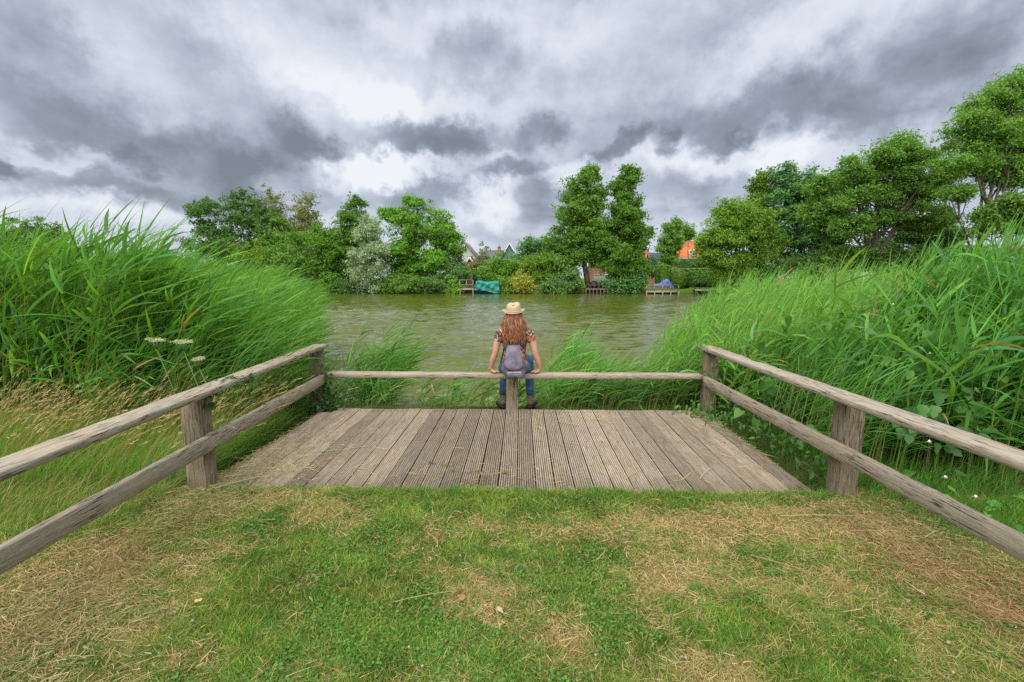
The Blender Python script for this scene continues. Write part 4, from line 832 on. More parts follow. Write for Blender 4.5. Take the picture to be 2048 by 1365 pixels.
def house(label, px, Y, wpx, eave, ridge, dep, wall, roof, face='gable', rz=0.0, chimneys=(), windows=(), trim=True, skylight=None, base=575, name='house', solar=None):
    """gable: the triangular end faces the pond; eave: the roof slope faces it. pixel sizes at distance Y"""
    c, s = at(px, eave, Y); rg_, _ = at(px, ridge, Y); w_ = wpx*s/2; z0 = .1; ze = c[2] - z0; zr = rg_[2] - z0
    root = tag(empty(name, (c[0], Y, z0), rz), label, 'house'); t_ = .12
    mb = MB()
    if face == 'gable':
        V = [(-w_,0,0),(w_,0,0),(w_,0,ze),(0,0,zr),(-w_,0,ze)]; V += [(x, dep, z) for x, y, z in V]
        mb.put(V, [[(0,1,2,3,4),(9,8,7,6,5)], [(0,5,6,1),(1,6,7,2),(4,9,5,0)]]); mb.build('wall', M[wall], root)
        q = MB(); ov = .35; sl = (zr - ze)/w_
        for sgn in (-1, 1):
            a = (sgn*(w_+ov), -ov, ze - sl*ov); b = (0, -ov, zr); nrm = G([sgn*sl, 0, 1.0]); nrm /= np.linalg.norm(nrm)
            P = [G(a), G(b), G([0, dep+ov, zr]), G([sgn*(w_+ov), dep+ov, ze - sl*ov])]; V = [p + nrm*.02 for p in P] + [p + nrm*(.02 + t_) for p in P]
            q.put(V, [[(0,1,2,3),(7,6,5,4),(0,4,5,1),(1,5,6,2),(2,6,7,3),(3,7,4,0)]])
        q.build('roof', M[roof], root)
        if trim:
            q = MB()
            for sgn in (-1, 1):
                a = G([sgn*(w_+ov), -ov - .06, ze - sl*ov]); b = G([0, -ov - .06, zr]); V = [a, b, b + G([0, 0, .34]), a + G([0, 0, .34])]; V = V + [v + G([0, .055, 0]) for v in V]
                q.put(V, [[(0,1,2,3),(7,6,5,4),(0,4,5,1),(1,5,6,2),(2,6,7,3),(3,7,4,0)]])
            q.build('barge_board', M['trim'], root)
    else:
        V = [(-w_,0,0),(w_,0,0),(w_,0,ze),(-w_,0,ze),(-w_,dep,0),(w_,dep,0),(w_,dep,ze),(-w_,dep,ze),(-w_,dep/2,zr-.05),(w_,dep/2,zr-.05)]
        mb.put(V, [[(0,1,2,3),(5,4,7,6)], [(1,5,6,9,2),(4,0,3,8,7)]]); mb.build('wall', M[wall], root)
        q = MB(); ov = .35; sl = (zr - ze)/(dep/2)
        for y0, y1 in ((-ov, dep/2), (dep + ov, dep/2)):
            P = [G([-w_-.25, y0, ze - sl*ov]), G([w_+.25, y0, ze - sl*ov]), G([w_+.25, y1, zr]), G([-w_-.25, y1, zr])]; V = [p + G([0, 0, .02]) for p in P] + [p + G([0, 0, .16]) for p in P]
            q.put(V, [[(0,1,2,3),(7,6,5,4),(0,4,5,1),(1,5,6,2),(2,6,7,3),(3,7,4,0)]])
        q.build('roof', M[roof], root)
        if trim: q = MB(); q.box((-w_-.3, -ov-.12, ze - sl*ov - .16), (w_+.3, -ov - .01, ze - sl*ov + .02)); q.build('gutter', M['trim'], root)
        if solar:
            for i in range(solar[0]):
                for j in range(solar[1]):
                    q = MB(); x0 = -w_*.75 + i*w_*1.5/solar[0]; x1 = x0 + w_*1.5/solar[0]*.9; f0 = .12 + .8*j/solar[1]; f1 = f0 + .8/solar[1]*.9
                    q.put([(x0, -ov + (dep/2+ov)*f0, ze - sl*ov + (zr - ze + sl*ov)*f0 + .2), (x1, -ov + (dep/2+ov)*f0, ze - sl*ov + (zr - ze + sl*ov)*f0 + .2), (x1, -ov + (dep/2+ov)*f1, ze - sl*ov + (zr - ze + sl*ov)*f1 + .2), (x0, -ov + (dep/2+ov)*f1, ze - sl*ov + (zr - ze + sl*ov)*f1 + .2)], [[(0,1,2,3)]])
                    q.build('solar_panel', M['solar'], root)
    for (dx, dz0, dz1) in chimneys:
        x = dx*s; q = MB(); q.box((x - .4, dep*.35, zr - 1.2), (x + .4, dep*.35 + .8, zr + dz1*s)); q.box((x - .46, dep*.35 - .06, zr + dz1*s + .001), (x + .46, dep*.35 + .86, zr + dz1*s + .12))
        ch_ = q.build('chimney', M['chimney'], root); q = MB(); q.tube([(x, dep*.35 + .4, zr + dz1*s + .12), (x, dep*.35 + .4, zr + dz1*s + .55)], .12, 8); q.build('flue', M['dark_wall'], ch_)
    for (dx, py, wp, hp) in windows:
        z = at(px, py, Y)[0][2] - z0; x = dx*s; hw, hh = wp*s/2, hp*s/2
        yb = -.03
        if face == 'eave' and z > ze: yb = -.6       # dormer front
        if yb < -.1: q = MB(); q.box((x-hw-.2, yb + .05, z-hh-.2), (x+hw+.2, dep*.35, z+hh+.25)); q.build('dormer', M['trim'], root)
        q = MB(); q.box((x-hw, yb-.05, z-hh), (x+hw, yb, z+hh)); fr = q.build('window', M['pane'], root)
        q = MB(); b_ = .09
        for (u0, u1, v0, v1) in ((x-hw-b_, x+hw+b_, z+hh, z+hh+b_), (x-hw-b_, x+hw+b_, z-hh-b_, z-hh), (x-hw-b_, x-hw, z-hh, z+hh), (x+hw, x+hw+b_, z-hh, z+hh), (x-.04, x+.04, z-hh, z+hh)): q.box((u0, yb-.09, v0), (u1, yb-.052, v1))
        q.build('window_frame', M['trim'], fr)
    return root
house('white house with steep gable and dark roof edge, left of the covered boat', 928, 84, 82, 535, 484, 9, 'white_wall', 'roof_brown', 'gable', 0, windows=[(2,497,7,9),(14,517,8,9)], trim=False)
house('low dark shed roof with white edge in front of the white gable', 940, 76, 40, 545, 518, 4, 'dark_wall', 'dark_wall', 'gable', 0, name='outbuilding')
house('small garden house with bright orange tile roof by the small dock', 934, 71, 15, 538, 527, 3, 'brick_wall', 'roof_orange', 'eave', 0, name='garden_house', trim=False)
house('long grey roof in front of the brown roof, between the white and blue gables', 1003, 92, 84, 524, 508, 7, 'cream_wall', 'roof_grey', 'eave', 0, name='row_house', trim=True)
house('brown roofed house with brick chimney behind the long grey roof', 995, 110, 54, 516, 500, 9, 'brick_wall', 'roof_brown', 'eave', 0, chimneys=[(2,0,6)])
house('small dark roof with brick chimney right of the white gable', 977, 118, 26, 518, 508, 8, 'brick_wall', 'roof_grey', 'eave', 0, chimneys=[(2,0,7)])
house('blue gabled house with white barge boards in the middle of the far shore', 1019, 90, 27, 513, 489, 8, 'blue_wall', 'roof_grey', 'gable', 0, windows=[(4,510,6,4)])
house('cream gable peeking out left of the tallest tree', 1106, 96, 34, 515, 487, 8, 'cream_wall', 'roof_brown', 'gable', 0)
house('red brick house behind the trunks of the tall pair', 1200, 86, 22, 522, 503, 8, 'brick_wall', 'roof_brown', 'eave', 0, windows=[(-4,530,5,8)])
house('brown roofed house glimpsed right of the tall pair', 1284, 100, 34, 515, 495, 9, 'white_wall', 'roof_brown', 'eave', 0)
house('narrow orange roofed house right of the tall pair', 1299, 96, 22, 518, 500, 8, 'blue_wall', 'roof_orange', 'eave', R(12))
house('low house with solar panels on its grey roof', 1318, 90, 30, 524, 505, 8, 'brick_wall', 'roof_grey', 'eave', R(-8), solar=(3,3))
house('bright orange roofed house with white dormer window', 1388, 98, 62, 514, 481, 9, 'brick_wall', 'roof_orange', 'eave', 0, windows=[(-1,507,7,9)], chimneys=[(-28,0,4)])
house('white walled house with dark grey roof behind the right trees', 1706, 75, 36, 500, 487, 8, 'white_wall', 'roof_grey', 'eave', 0, windows=[(-10,504,4,5),(-2,504,4,5),(6,504,4,5)])
# green garden panel fence behind the trunks
c, s = at(1203, 545, 74); fr = tag(empty('panel_fence', (c[0], 74, .12)), 'pale green panelled fence behind the trunks of the tallest tree', 'fence')
for i in range(6): q = MB(); q.box((-1.2 + i*.42, 0, 0), (-1.2 + i*.42 + .38, .05, 1.9)); q.build('fence_panel', plain('green_fence_paint', (.28, .38, .25), .7, .1, 4) if i == 0 else bpy.data.materials['green_fence_paint'], fr)
q = MB(); q.box((-1.25, -.04, 1.9), (1.35, .09, 1.97)); q.build('fence_cap', M['trim'], fr)
# pergola/shed seen over the right reeds
c, s = at(1665, 548, 50); sh = tag(empty('garden_shed', (c[0], 50, .1)), 'dark open garden shed with flat pale roof seen over the right reeds', 'shed')
q = MB(); q.box((-2.0, -.1, 2.05), (2.3, 2.2, 2.2)); q.build('roof', plain('pale_felt_roof', (.33, .31, .24), .8, .1, 4), sh)
for x in (-1.9, -.6, .8, 2.1): q = MB(); q.box((x, 0, 0), (x+.12, .12, 2.05)); q.build('post', M['far_wood'], sh)
q = MB(); q.box((-1.9, 2.0, 0), (2.2, 2.1, 2.05)); q.build('back_wall', M['dark_wall'], sh)

# ------------------------------------------------------------------ docks, boat, garden things on the far shore
def dock(name, label, x0, x1, ydeck, Y, dep, mat, legs, rail_top=None, rails=2, rposts=4, solid=False, cutout=None):
    a, s = at(x0, ydeck, Y); b, _ = at(x1, ydeck, Y); w_ = b[0] - a[0]; zt = a[2]
    root = tag(empty(name, ((a[0]+b[0])/2, Y, -.5)), label, 'dock'); z = zt + .5; mm = M[mat]
    nb = max(4, int(dep/.28))
    for i in range(nb): q = MB(); q.box((-w_/2, i*dep/nb, z - .05), (w_/2, (i + .92)*dep/nb, z)); q.build('deck_board', mm, root)
    q = MB(); q.box((-w_/2 - .03, -.06, z - .26), (w_/2 + .03, -.005, z - .052)); q.build('front_beam', mm, root)
    for i in range(legs):
        x = -w_/2 + .06 + (w_ - .12)*i/(legs - 1); q = MB(); q.tube([(x, -.12, -.9), (x + .02, -.12, z - .0)], .065, 7); q.build('leg', mm, root)
        q = MB(); q.tube([(x, dep*.7, -.9), (x, dep*.7, z - .06)], .06, 6); q.build('leg', M['far_wood_dark'], root)
    if rail_top:
        zr = at(x0, rail_top, Y)[0][2] + .5
        for i in range(rposts): x = -w_/2 + .05 + (w_ - .1)*i/(rposts - 1); q = MB(); q.box((x - .045, -.02, z + .001), (x + .045, .05, zr)); q.build('rail_post', mm, root)
        for j in range(rails): zz_ = zr - (zr - z)*(j*.55); q = MB(); q.box((-w_/2, -.045, zz_ - .06 + .004), (w_/2, -.022, zz_ + .004)); q.build('rail', mm, root)
    return root, z, w_
r_, z, w_ = dock('small_dock', 'small raised grey dock with railing left of the covered boat', 919, 947, 577, 60.6, 1.8, 'far_wood', 2, 560, 2, 3)
for j in range(3): q = MB(); q.box((-w_/2, -.075, z - .30 - j*.001 - j*.0), (w_/2, -.062, z - .28)) if j == 0 else None
r2, z2, w2 = dock('low_dock', 'low dark dock under the tallest tree with two covered seats', 1171, 1216, 577, 60.6, 2.2, 'far_wood_dark', 7, 570, 1, 6)
r3, z3, w3 = dock('railed_dock', 'wide low dock with thin pale railing in front of the blue tarpaulin', 1292, 1358, 582, 60.4, 1.8, 'far_wood', 5, 570, 2, 5)
r4, z4, w4 = dock('white_edged_dock', 'pale edged dock platform right of the railed dock', 1390, 1430, 580, 60.6, 2.4, 'far_wood_dark', 4)
q = MB(); q.box((-w4/2, -.09, z4 - .12), (w4/2, -.062, z4 + .02)); q.build('pale_edge', M['trim'], r4)
# covered boat
tm, n = new_mat('teal_tarpaulin'); t = n.node('ShaderNodeTexCoord').outputs['Object']; f_, _ = n.noise(n.mapping(t, scale=(1, 1, 2.2), rot=(0, .5, 0)), 2.5, 4, .55)
p = n.node('ShaderNodeBsdfPrincipled'); n.put(p.inputs['Base Color'], n.ramp(f_, [(.25, (.012, .22, .175)), (.8, (.022, .30, .24))])); p.inputs['Roughness'].default_value = .45
bm = n.node('ShaderNodeBump'); bm.inputs['Distance'].default_value = .15; n.put(bm.inputs['Height'], f_); n.put(p.inputs['Normal'], bm.outputs[0]); out(n, p.outputs[0])
c, s = at(972.5, 590, 60.3); bt = tag(empty('covered_boat', (c[0], 61.2, -.5)), 'blue boat moored under a crumpled teal tarpaulin', 'boat')
hl = 24*s
q = MB(); V = []; m_ = 14
for i in range(m_):
    u = i/(m_-1); x = -hl + 2*hl*u; wd = .85*(1 - abs(2*u - 1)**3*.5)
    V += [(x, -wd, .52 + .1*abs(2*u-1)), (x, -wd*.75, .05), (x, 0, -.15), (x, wd*.75, .05), (x, wd, .52 + .1*abs(2*u-1))]
q.put(V, [[(i*5+j, (i+1)*5+j, (i+1)*5+j+1, i*5+j+1) for i in range(m_-1) for j in range(4)]]); q.build('hull', plain('blue_hull_paint', (.03, .07, .26), .35, .1, 3), bt, True)
q = MB(); q.box((-hl, -.92, .47), (hl*.4, -.86, .53)); q.build('rubbing_strake', plain('orange_wood_strip', (.45, .22, .08), .6, .1, 5), bt)
nu, nv = 44, 26; uu, vv = np.meshgrid(np.linspace(0, 1, nu), np.linspace(-1, 1, nv), indexing='ij')
topz = 1.72 - .10*uu + .06*np.sin(uu*9); xx = -hl*1.0 + 2*hl*1.02*uu; half = .95 + .05*np.sin(uu*7)
low = .55 - .42*sstep(.15, .75, uu) - .08*np.sin(uu*8)
av = np.abs(vv); yy = np.sign(vv)*half*np.minimum(1, av*2.2)*(1 + .04*np.sin(uu*14 + vv*3)); zz2 = np.where(av < .42, topz - .10*(av/.42)**2, topz - .1 - (topz - .1 - low)*((av - .42)/.58))
fold = .07*np.sin(uu*11 + zz2*7) + .05*np.sin(uu*23 - zz2*5 + 1) + .08*(vnoise(uu*6, zz2*4 + vv, 9, 3) - .5); xx = xx + .10*np.sign(uu - .5)*(1.7 - zz2)*(np.abs(uu-.5) > .4) - .25*(zz2 > 1.2)*(uu < .12)*-1; yy = yy + np.sign(vv)*fold*sstep(.3, .6, av)
V = np.stack([xx, yy, zz2], -1).reshape(-1, 3); idx = (np.arange(nu-1)[:, None]*nv + np.arange(nv-1)).ravel()
fq = np.stack([idx, idx+nv, idx+nv+1, idx+1], 1); endc = [tuple(range(nv))[::-1], tuple(range((nu-1)*nv, nu*nv))]
add('tarpaulin', mesh_from('tarpaulin', V, [fq, endc], (tm,), smooth=True), bt)
# blue tarpaulin heap behind the railed dock
c, s = at(1329, 566, 62.3); tb = MB(); nu, nv = 40, 22; uu, vv = np.meshgrid(np.linspace(-1, 1, nu), np.linspace(-1, 1, nv), indexing='ij')
hh = np.clip(1 - np.abs(uu)**3, 0, 1)*np.clip(1 - np.abs(vv)**2.5, 0, 1)*(.75 + .35*np.sin(uu*3.2 + .7)) + .12*(vnoise(uu*5 + 9, vv*4 + 3, 5, 3) - .5); V = np.stack([uu*1.25, vv*.6, .10 + np.maximum(hh, 0)*.95], -1).reshape(-1, 3)
idx = (np.arange(nu-1)[:, None]*nv + np.arange(nv-1)).ravel(); tb.put(V, [np.stack([idx, idx+nv, idx+nv+1, idx+1], 1)])
o = tb.build('blue_tarpaulin', plain('blue_tarpaulin_sheet', (.09, .17, .56), .4, .3, 2.5, bump=.6), None, True); o.location = (c[0], 62.6, .35); o.rotation_euler = (R(14), 0, 0); tag(o, 'crumpled blue tarpaulin heap behind the railed dock', 'tarpaulin')
# bench frame beside it
c, s = at(1330, 575, 62); bn = tag(empty('garden_bench', (c[0] - .35, 61.95, .12)), 'brown wooden bench and rail in front of the blue tarpaulin', 'bench')
for dz in (.35, .50, .62): q = MB(); q.box((-1.3, 0, dz), (1.2, .04, dz + .09)); q.build('slat', M['far_wood'], bn)
for x in (-1.3, 0, 1.16): q = MB(); q.box((x, .045, 0), (x + .09, .13, .9)); q.build('leg', M['far_wood_dark'], bn)
q = MB(); q.box((-1.3, .3, .30), (1.25, .75, .35)); q.build('seat', M['far_wood'], bn)
M['black_cover'] = plain('black_cover_fabric', (.012, .013, .014), .6, .3, 6)
for k, (px, lab) in enumerate(((1188, 'left one of the two black covered seats on the low dark dock'), (1207, 'right one of the two black covered seats on the low dark dock'))):
    c, s = at(px, 575, 61.4); q = MB(); zb = z2 - .5
    q.loft([(0, 0, 0, .50, .42), (0, 0, .35, .52, .44), (0, .05, .62, .50, .42), (.02, .12, .85, .36, .30), (.03, .16, .97, .16, .14)], 14)
    root = tag(empty('covered_armchair', (c[0], 61.5, zb)), lab, 'garden seat'); q.build('cover', M['black_cover'], root, True)
    q = MB()
    for (x, y) in ((-.4, -.3), (.4, -.3)): q.tube([(x, y - .13, 0), (x, y - .13, .3)], .03, 5)
    q.build('leg', M['black_cover'], root)
def garden_chair(px, Y, z, label, rz=0):
    c, s = at(px, 575, Y); root = tag(empty('garden_chair', (c[0], Y, z), rz), label, 'chair'); mt = M['black_cover']
    q = MB(); q.box((-.28, -.25, .40), (.28, .28, .45)); q.build('seat', mt, root)
    q = MB(); q.box((-.28, .285, .42), (.28, .33, .98)); q.build('backrest', mt, root)
    for (x, y) in ((-.26, -.23), (.22, -.23), (-.26, .24), (.22, .24)): q = MB(); q.box((x, y, 0), (x + .04, y + .04, .398)); q.build('leg', mt, root)
    for x in (-.33, .285): q = MB(); q.box((x, -.25, .62), (x + .045, .28, .66)); q.box((x, -.25, 0), (x + .045, -.21, .618)); q.build('armrest', mt, root)
garden_chair(1395, 61.6, z4 - .5, 'black garden chair at the left end of the pale edged dock', R(170))
garden_chair(1408, 61.6, z4 - .5, 'black garden chair second from left on the pale edged dock', R(185))
c, s = at(1194, 560, 68); bx = tag(empty('garden_box', (c[0], 68, .12)), 'small black storage box on the garden lawn behind the low dark dock', 'box')
q = MB(); q.box((-.28, -.2, 0), (.28, .2, .42)); q.build('body', M['black_cover'], bx); q = MB(); q.box((-.30, -.22, .422), (.30, .22, .48)); q.build('lid', M['black_cover'], bx)
# thin stakes by the pale edged dock
for k, (px, lab) in enumerate(((1414, 'left thin dark stake on the lawn by the pale edged dock'), (1418, 'right thin dark stake on the lawn by the pale edged dock'))):
    c, s = at(px, 575, 63); q = MB(); q.tube([(0, 0, -.2), (.01, 0, 1.55)], .04, 6); q.loft([(.01, 0, 1.551, .04, .04), (.01, 0, 1.62, .008, .008)], 6); o = q.build('garden_stake', M['black_cover']); o.location = (c[0], 63, .12); tag(o, lab, 'stake')
# far bank face
q = Pile(); n = 9000; x = rng.uniform(-32, 27, n); y = 60.7 + rng.random(n)*.7; H_ = .25 + .35*rng.random(n); k = vnoise(x*.5, x*0, 41, 3) > .35; x, y, H_ = x[k], y[k], H_[k]; n = len(x)
q.blades(np.stack([x, y, np.full(n, -.5)], 1), unit(G([.2, -.3, 1]) + rng.normal(size=(n, 3))*.25), H_, .05, rng.normal(size=(n, 3))*.1, G([.12, .17, .05])*(.5 + .9*rng.random((n, 1))), K=2)
tag(q.build('bank_grass', M['grass']), 'grass and sedge fringe along the far waterline', 'grass', kind='stuff')

# ------------------------------------------------------------------ the seated woman
M['skin'] = plain('skin', (.58, .31, .21), .5, .06, 20)
M['jeans'] = plain('blue_denim', (.045, .105, .20), .8, .22, 9, bump=.35)
M['boot'] = plain('brown_suede', (.21, .17, .11), .85, .18, 30)
M['sole'] = plain('black_rubber', (.03, .027, .024), .7, .2, 20)
M['straw'] = plain('woven_straw', (.56, .43, .25), .75, .10, 90, bump=.5)
M['pack'] = plain('mauve_nylon', (.155, .135, .175), .5, .34, 11, bump=1.0)
M['strap'] = plain('black_strap', (.02, .02, .025), .7, .2, 30)
M['zip'] = plain('pale_zip', (.42, .38, .32), .5, .15, 40)
M['hair_in'] = plain('auburn_hair_under', (.17, .065, .025), .6, .3, 20)
sm, n = new_mat('floral_blouse'); t = n.node('ShaderNodeTexCoord').outputs['Object']
v1 = n.node('ShaderNodeTexVoronoi'); n.put(v1.inputs['Vector'], t); v1.inputs['Scale'].default_value = 38
v2 = n.node('ShaderNodeTexVoronoi'); n.put(v2.inputs['Vector'], t); v2.inputs['Scale'].default_value = 95
sc1 = n.node('ShaderNodeSeparateColor'); n.put(sc1.inputs[0], v1.outputs['Color']); sc2 = n.node('ShaderNodeSeparateColor'); n.put(sc2.inputs[0], v2.outputs['Color'])
c1 = n.ramp(sc1.outputs[0], [(0, (.03, .03, .045)), (.34, (.60, .10, .05)), (.55, (.035, .035, .05)), (.68, (.55, .30, .12)), (.80, (.05, .035, .04)), (.90, (.62, .50, .35))], 'CONSTANT')
c2 = n.ramp(sc2.outputs[1], [(0, (.03, .03, .04)), (.5, (.60, .48, .30)), (.66, (.55, .13, .07)), (.82, (.10, .12, .08))], 'CONSTANT')
p = n.node('ShaderNodeBsdfPrincipled'); n.put(p.inputs['Base Color'], n.mix(n.ramp(sc2.outputs[0], [(0, (0, 0, 0)), (.62, (1, 1, 1))], 'CONSTANT'), c1, c2)); p.inputs['Roughness'].default_value = .8; out(n, p.outputs[0]); M['blouse'] = sm

PX, PY = -.08, 5.45
woman = tag(empty('person', (PX, PY, .45)), 'woman in straw hat and floral blouse sitting on the front bar with her back turned', 'person')
O = G([PX, PY, .45])
def chain(mb, pts, radii, n=12, sub=5):
    """limb: spline through points with elliptical-free radii, ends rounded by balls"""
    pts = G(pts).astype(float); radii = G(radii).astype(float); t = np.linspace(0, len(pts) - 1, (len(pts) - 1)*sub + 1); i = np.minimum(t.astype(int), len(pts) - 2); f = (t - i)[:, None]
    P0 = pts[np.maximum(i - 1, 0)]; P1 = pts[i]; P2 = pts[i+1]; P3 = pts[np.minimum(i + 2, len(pts) - 1)]
    P = .5*((2*P1) + (-P0 + P2)*f + (2*P0 - 5*P1 + 4*P2 - P3)*f**2 + (-P0 + 3*P1 - 3*P2 + P3)*f**3)
    rr = radii[i]*(1 - f[:, 0]) + radii[i+1]*f[:, 0]; mb.tube(P, rr, n); mb.ball(P[0], rr[0]*.97, 10, 7); mb.ball(P[-1], rr[-1]*.97, 10, 7)
# joints relative to O (x right, y towards the pond, z up from the bar top)
SH = {-1: G([-.165, -.03, .485]), 1: G([.165, -.03, .485])}
EL = {-1: G([-.235, -.06, .255]), 1: G([.245, -.06, .255])}
WR = {-1: G([-.290, -.02, .055]), 1: G([.305, -.02, .055])}
HIP = {-1: G([-.085, .03, .10]), 1: G([.105, .03, .10])}
KN = {-1: G([-.135, .46, .075]), 1: G([.185, .46, .075])}
AN = {-1: G([-.160, .385, -.395]), 1: G([.195, .385, -.395])}
mb = MB()
mb.loft([(0,.0,.03,.12,.09),(0,.0,.10,.165,.115),(0,-.01,.20,.135,.10),(0,-.02,.30,.118,.088),(0,-.02,.40,.140,.098),(0,-.02,.47,.150,.085),(0,-.02,.505,.10,.06)], 20)
chain(mb, [(0,-.02,.49),(0,-.005,.57),(0,.005,.62)], [.055,.048,.052])
mb.ball((-.012, .010, .690), (.072, .092, .108), 20, 14)           # skull
mb.ball((-.012, .060, .655), (.052, .050, .070), 14, 10)           # jaw and face
mb.ball((-.012, .113, .675), (.011, .018, .020), 8, 6)             # nose
for s in (-1, 1): mb.ball((-.012 + s*.073, .012, .675), (.010, .018, .030), 8, 6)
for s in (-1, 1):
    chain(mb, [SH[s]*G([.6,1,1]), SH[s], SH[s]*.5 + EL[s]*.5 + G([s*.012,0,0]), EL[s], EL[s]*.45 + WR[s]*.55 + G([s*.006, -.006, 0]), WR[s]], [.055,.052,.045,.038,.036,.026])
    hp = WR[s] + G([-s*.028, -.004, -.028])
    chain(mb, [WR[s], WR[s] + G([-s*.012, 0, -.02]), hp], [.025,.026,.025], 10, 3); mb.ball(hp, (.036, .034, .016), 12, 8)
    for k in range(4):      # fingers lie along the bar towards the body and fold over its edge
        b = hp + G([-s*.022, -.026 + k*.0165, -.002]); L_ = (.054, .062, .058, .045)[k]
        chain(mb, [b, b + G([-s*L_*.45, -.002 + (k-1.5)*.003, .005]), b + G([-s*L_*.8, -.004 + (k-1.5)*.004, -.001]), b + G([-s*L_, -.004 + (k-1.5)*.004, -.008])], [.0092,.0088,.0080,.0070], 8, 3)
    b = hp + G([s*.004, -.030, 0]); chain(mb, [b, b + G([-s*.018, -.022, -.001]), b + G([-s*.038, -.030, -.006])], [.0108,.0100,.0085], 8, 3)
    chain(mb, [HIP[s], HIP[s]*.5 + KN[s]*.5, KN[s], KN[s]*.5 + AN[s]*.5 + G([0,-.02,0]), AN[s]], [.078,.068,.048,.046,.034])
    chain(mb, [AN[s], AN[s] + G([s*.02, .06, -.08]), AN[s] + G([s*.05, .14, -.095])], [.033,.034,.026])
body = remesh('body', mb, M['skin'], .0088, woman, 2, .4); body.location = (0, 0, 0)
# face: eyes, brows, mouth
for s in (-1, 1):
    q = MB(); q.ball((-.012 + s*.027, .101, .690), (.011, .007, .007), 8, 6); q.build('eye', M['trim'], woman, True)
    q = MB(); q.ball((-.012 + s*.027, .107, .690), (.0045, .003, .0045), 8, 6); q.build('iris', M['hair_in'], woman, True)
    q = MB(); q.tube([(-.012 + s*.014, .107, .706), (-.012 + s*.040, .100, .706)], .0022, 5); q.build('eyebrow', M['hair_in'], woman)
q = MB(); q.ball((-.012, .107, .640), (.020, .006, .006), 8, 6); q.build('mouth', plain('lips', (.45, .14, .11), .4, .05, 20), woman, True)
# blouse with cap sleeves
mb = MB()
mb.loft([(0,.0,.055,.165,.118),(0,-.0,.10,.168,.124),(0,-.01,.20,.148,.114),(0,-.02,.28,.134,.104),(0,-.02,.36,.146,.108),(0,-.02,.44,.162,.102),(0,-.02,.49,.140,.082),(0,-.015,.525,.075,.062)], 22)
for s in (-1, 1): chain(mb, [SH[s]*G([.55,1,1.0]), SH[s] + G([0,0,.004]), SH[s] + (EL[s] - SH[s])*.30 + G([s*.008,0,0])], [.060,.064,.058])
bl = remesh('blouse', mb, M['blouse'], .009, woman, 3, .5)
# jeans
mb = MB(); mb.loft([(0.005,.01,.002,.188,.10),(0.005,.0,.05,.207,.130),(0.005,.0,.10,.196,.128),(0.005,.0,.145,.162,.114)], 20)
for s in (-1, 1):
    chain(mb, [HIP[s], HIP[s]*.5 + KN[s]*.5 + G([0,0,.003]), KN[s], KN[s]*.5 + AN[s]*.5 + G([0,-.015,0]), AN[s] + G([0,0,.035])], [.090,.080,.062,.058,.047])
    for k in range(4): mb.tube([AN[s] + G([0, -.003*k, .030 + k*.022]), AN[s] + G([0, -.003*k, .044 + k*.022])], .051 - .001*k, 12)
remesh('jeans', mb, M['jeans'], .009, woman, 2, .4)
q = MB(); q.tube([(.08, -.122, .098), (.125, -.098, .104), (.16, -.05, .108), (.175, .0, .108)], .006, 6); q.build('belt', M['zip'], woman)
# boots
for s in (-1, 1):
    a = AN[s]; fwd_ = unit(G([s*.42, 1.0, 0])); mb = MB()
    chain(mb, [a + G([0,0,.045]), a + G([0,0,0]), a + G([0,-.004,-.055])], [.046,.043,.047], 14)
    chain(mb, [a + G([0,-.012,-.08]), a + fwd_*.07 + G([0,0,-.088]), a + fwd_*.155 + G([0,0,-.098])], [.045,.045,.036], 14); 
    b = remesh('boot', mb, M['boot'], .009, woman, 3, .5)
    q = MB(); ang = math.atan2(-fwd_[0], fwd_[1]); V = []
    for (yy, hw) in ((-.060,.026),(-.040,.041),(.0,.042),(.06,.043),(.12,.049),(.165,.043),(.195,.020)):
        for (xx_, z_) in ((-hw, -.148), (hw, -.148), (hw, -.118), (-hw, -.118)):
            V.append((a[0] + xx_*math.cos(ang) - yy*math.sin(ang), a[1] + xx_*math.sin(ang) + yy*math.cos(ang), a[2] + z_))
    q.put(V, [[(i*4+j, i*4+(j+1) % 4, (i+1)*4+(j+1) % 4, (i+1)*4+j) for i in range(6) for j in range(4)] + [(3,2,1,0),(24,25,26,27)]]); q.build('boot_sole', M['sole'], b)
# hair: dense under-shape plus wavy locks
mb = MB(); hc = G([-.012, -.0, .69])
mb.ball((-.012, -.004, .690), (.085, .102, .105), 20, 14)
mb.loft([(0.012,-.080,.37,.045,.016),(0.012,-.090,.40,.08,.024),(.010,-.092,.45,.108,.030),(.004,-.085,.51,.110,.040),(0,-.075,.56,.105,.060),(-.008,-.045,.62,.090,.075),(-.012,-.015,.69,.084,.085)], 20)
ho = remesh('hair', mb, M['hair_in'], .009, woman, 3, .5)
hp = Pile(); n_ = 1500; r_ = np.random.default_rng(5)
u = r_.uniform(-1, 1, n_); th = u*1.75; K_ = 12; Vs = []; 
x0 = -.012 + np.sin(th)*.088; y0 = -.004 - np.cos(th)*.104; z0 = .735 - .03*r_.random(n_); ln_ = (.27 + .14*r_.random(n_))*(1 - .30*np.abs(u)**1.5)
ph = r_.uniform(0, 6.28, n_); amp = .006 + .010*r_.random(n_); fr = 15 + 13*r_.random(n_); wd_ = .0045 + .004*r_.random(n_); lay = r_.random(n_)
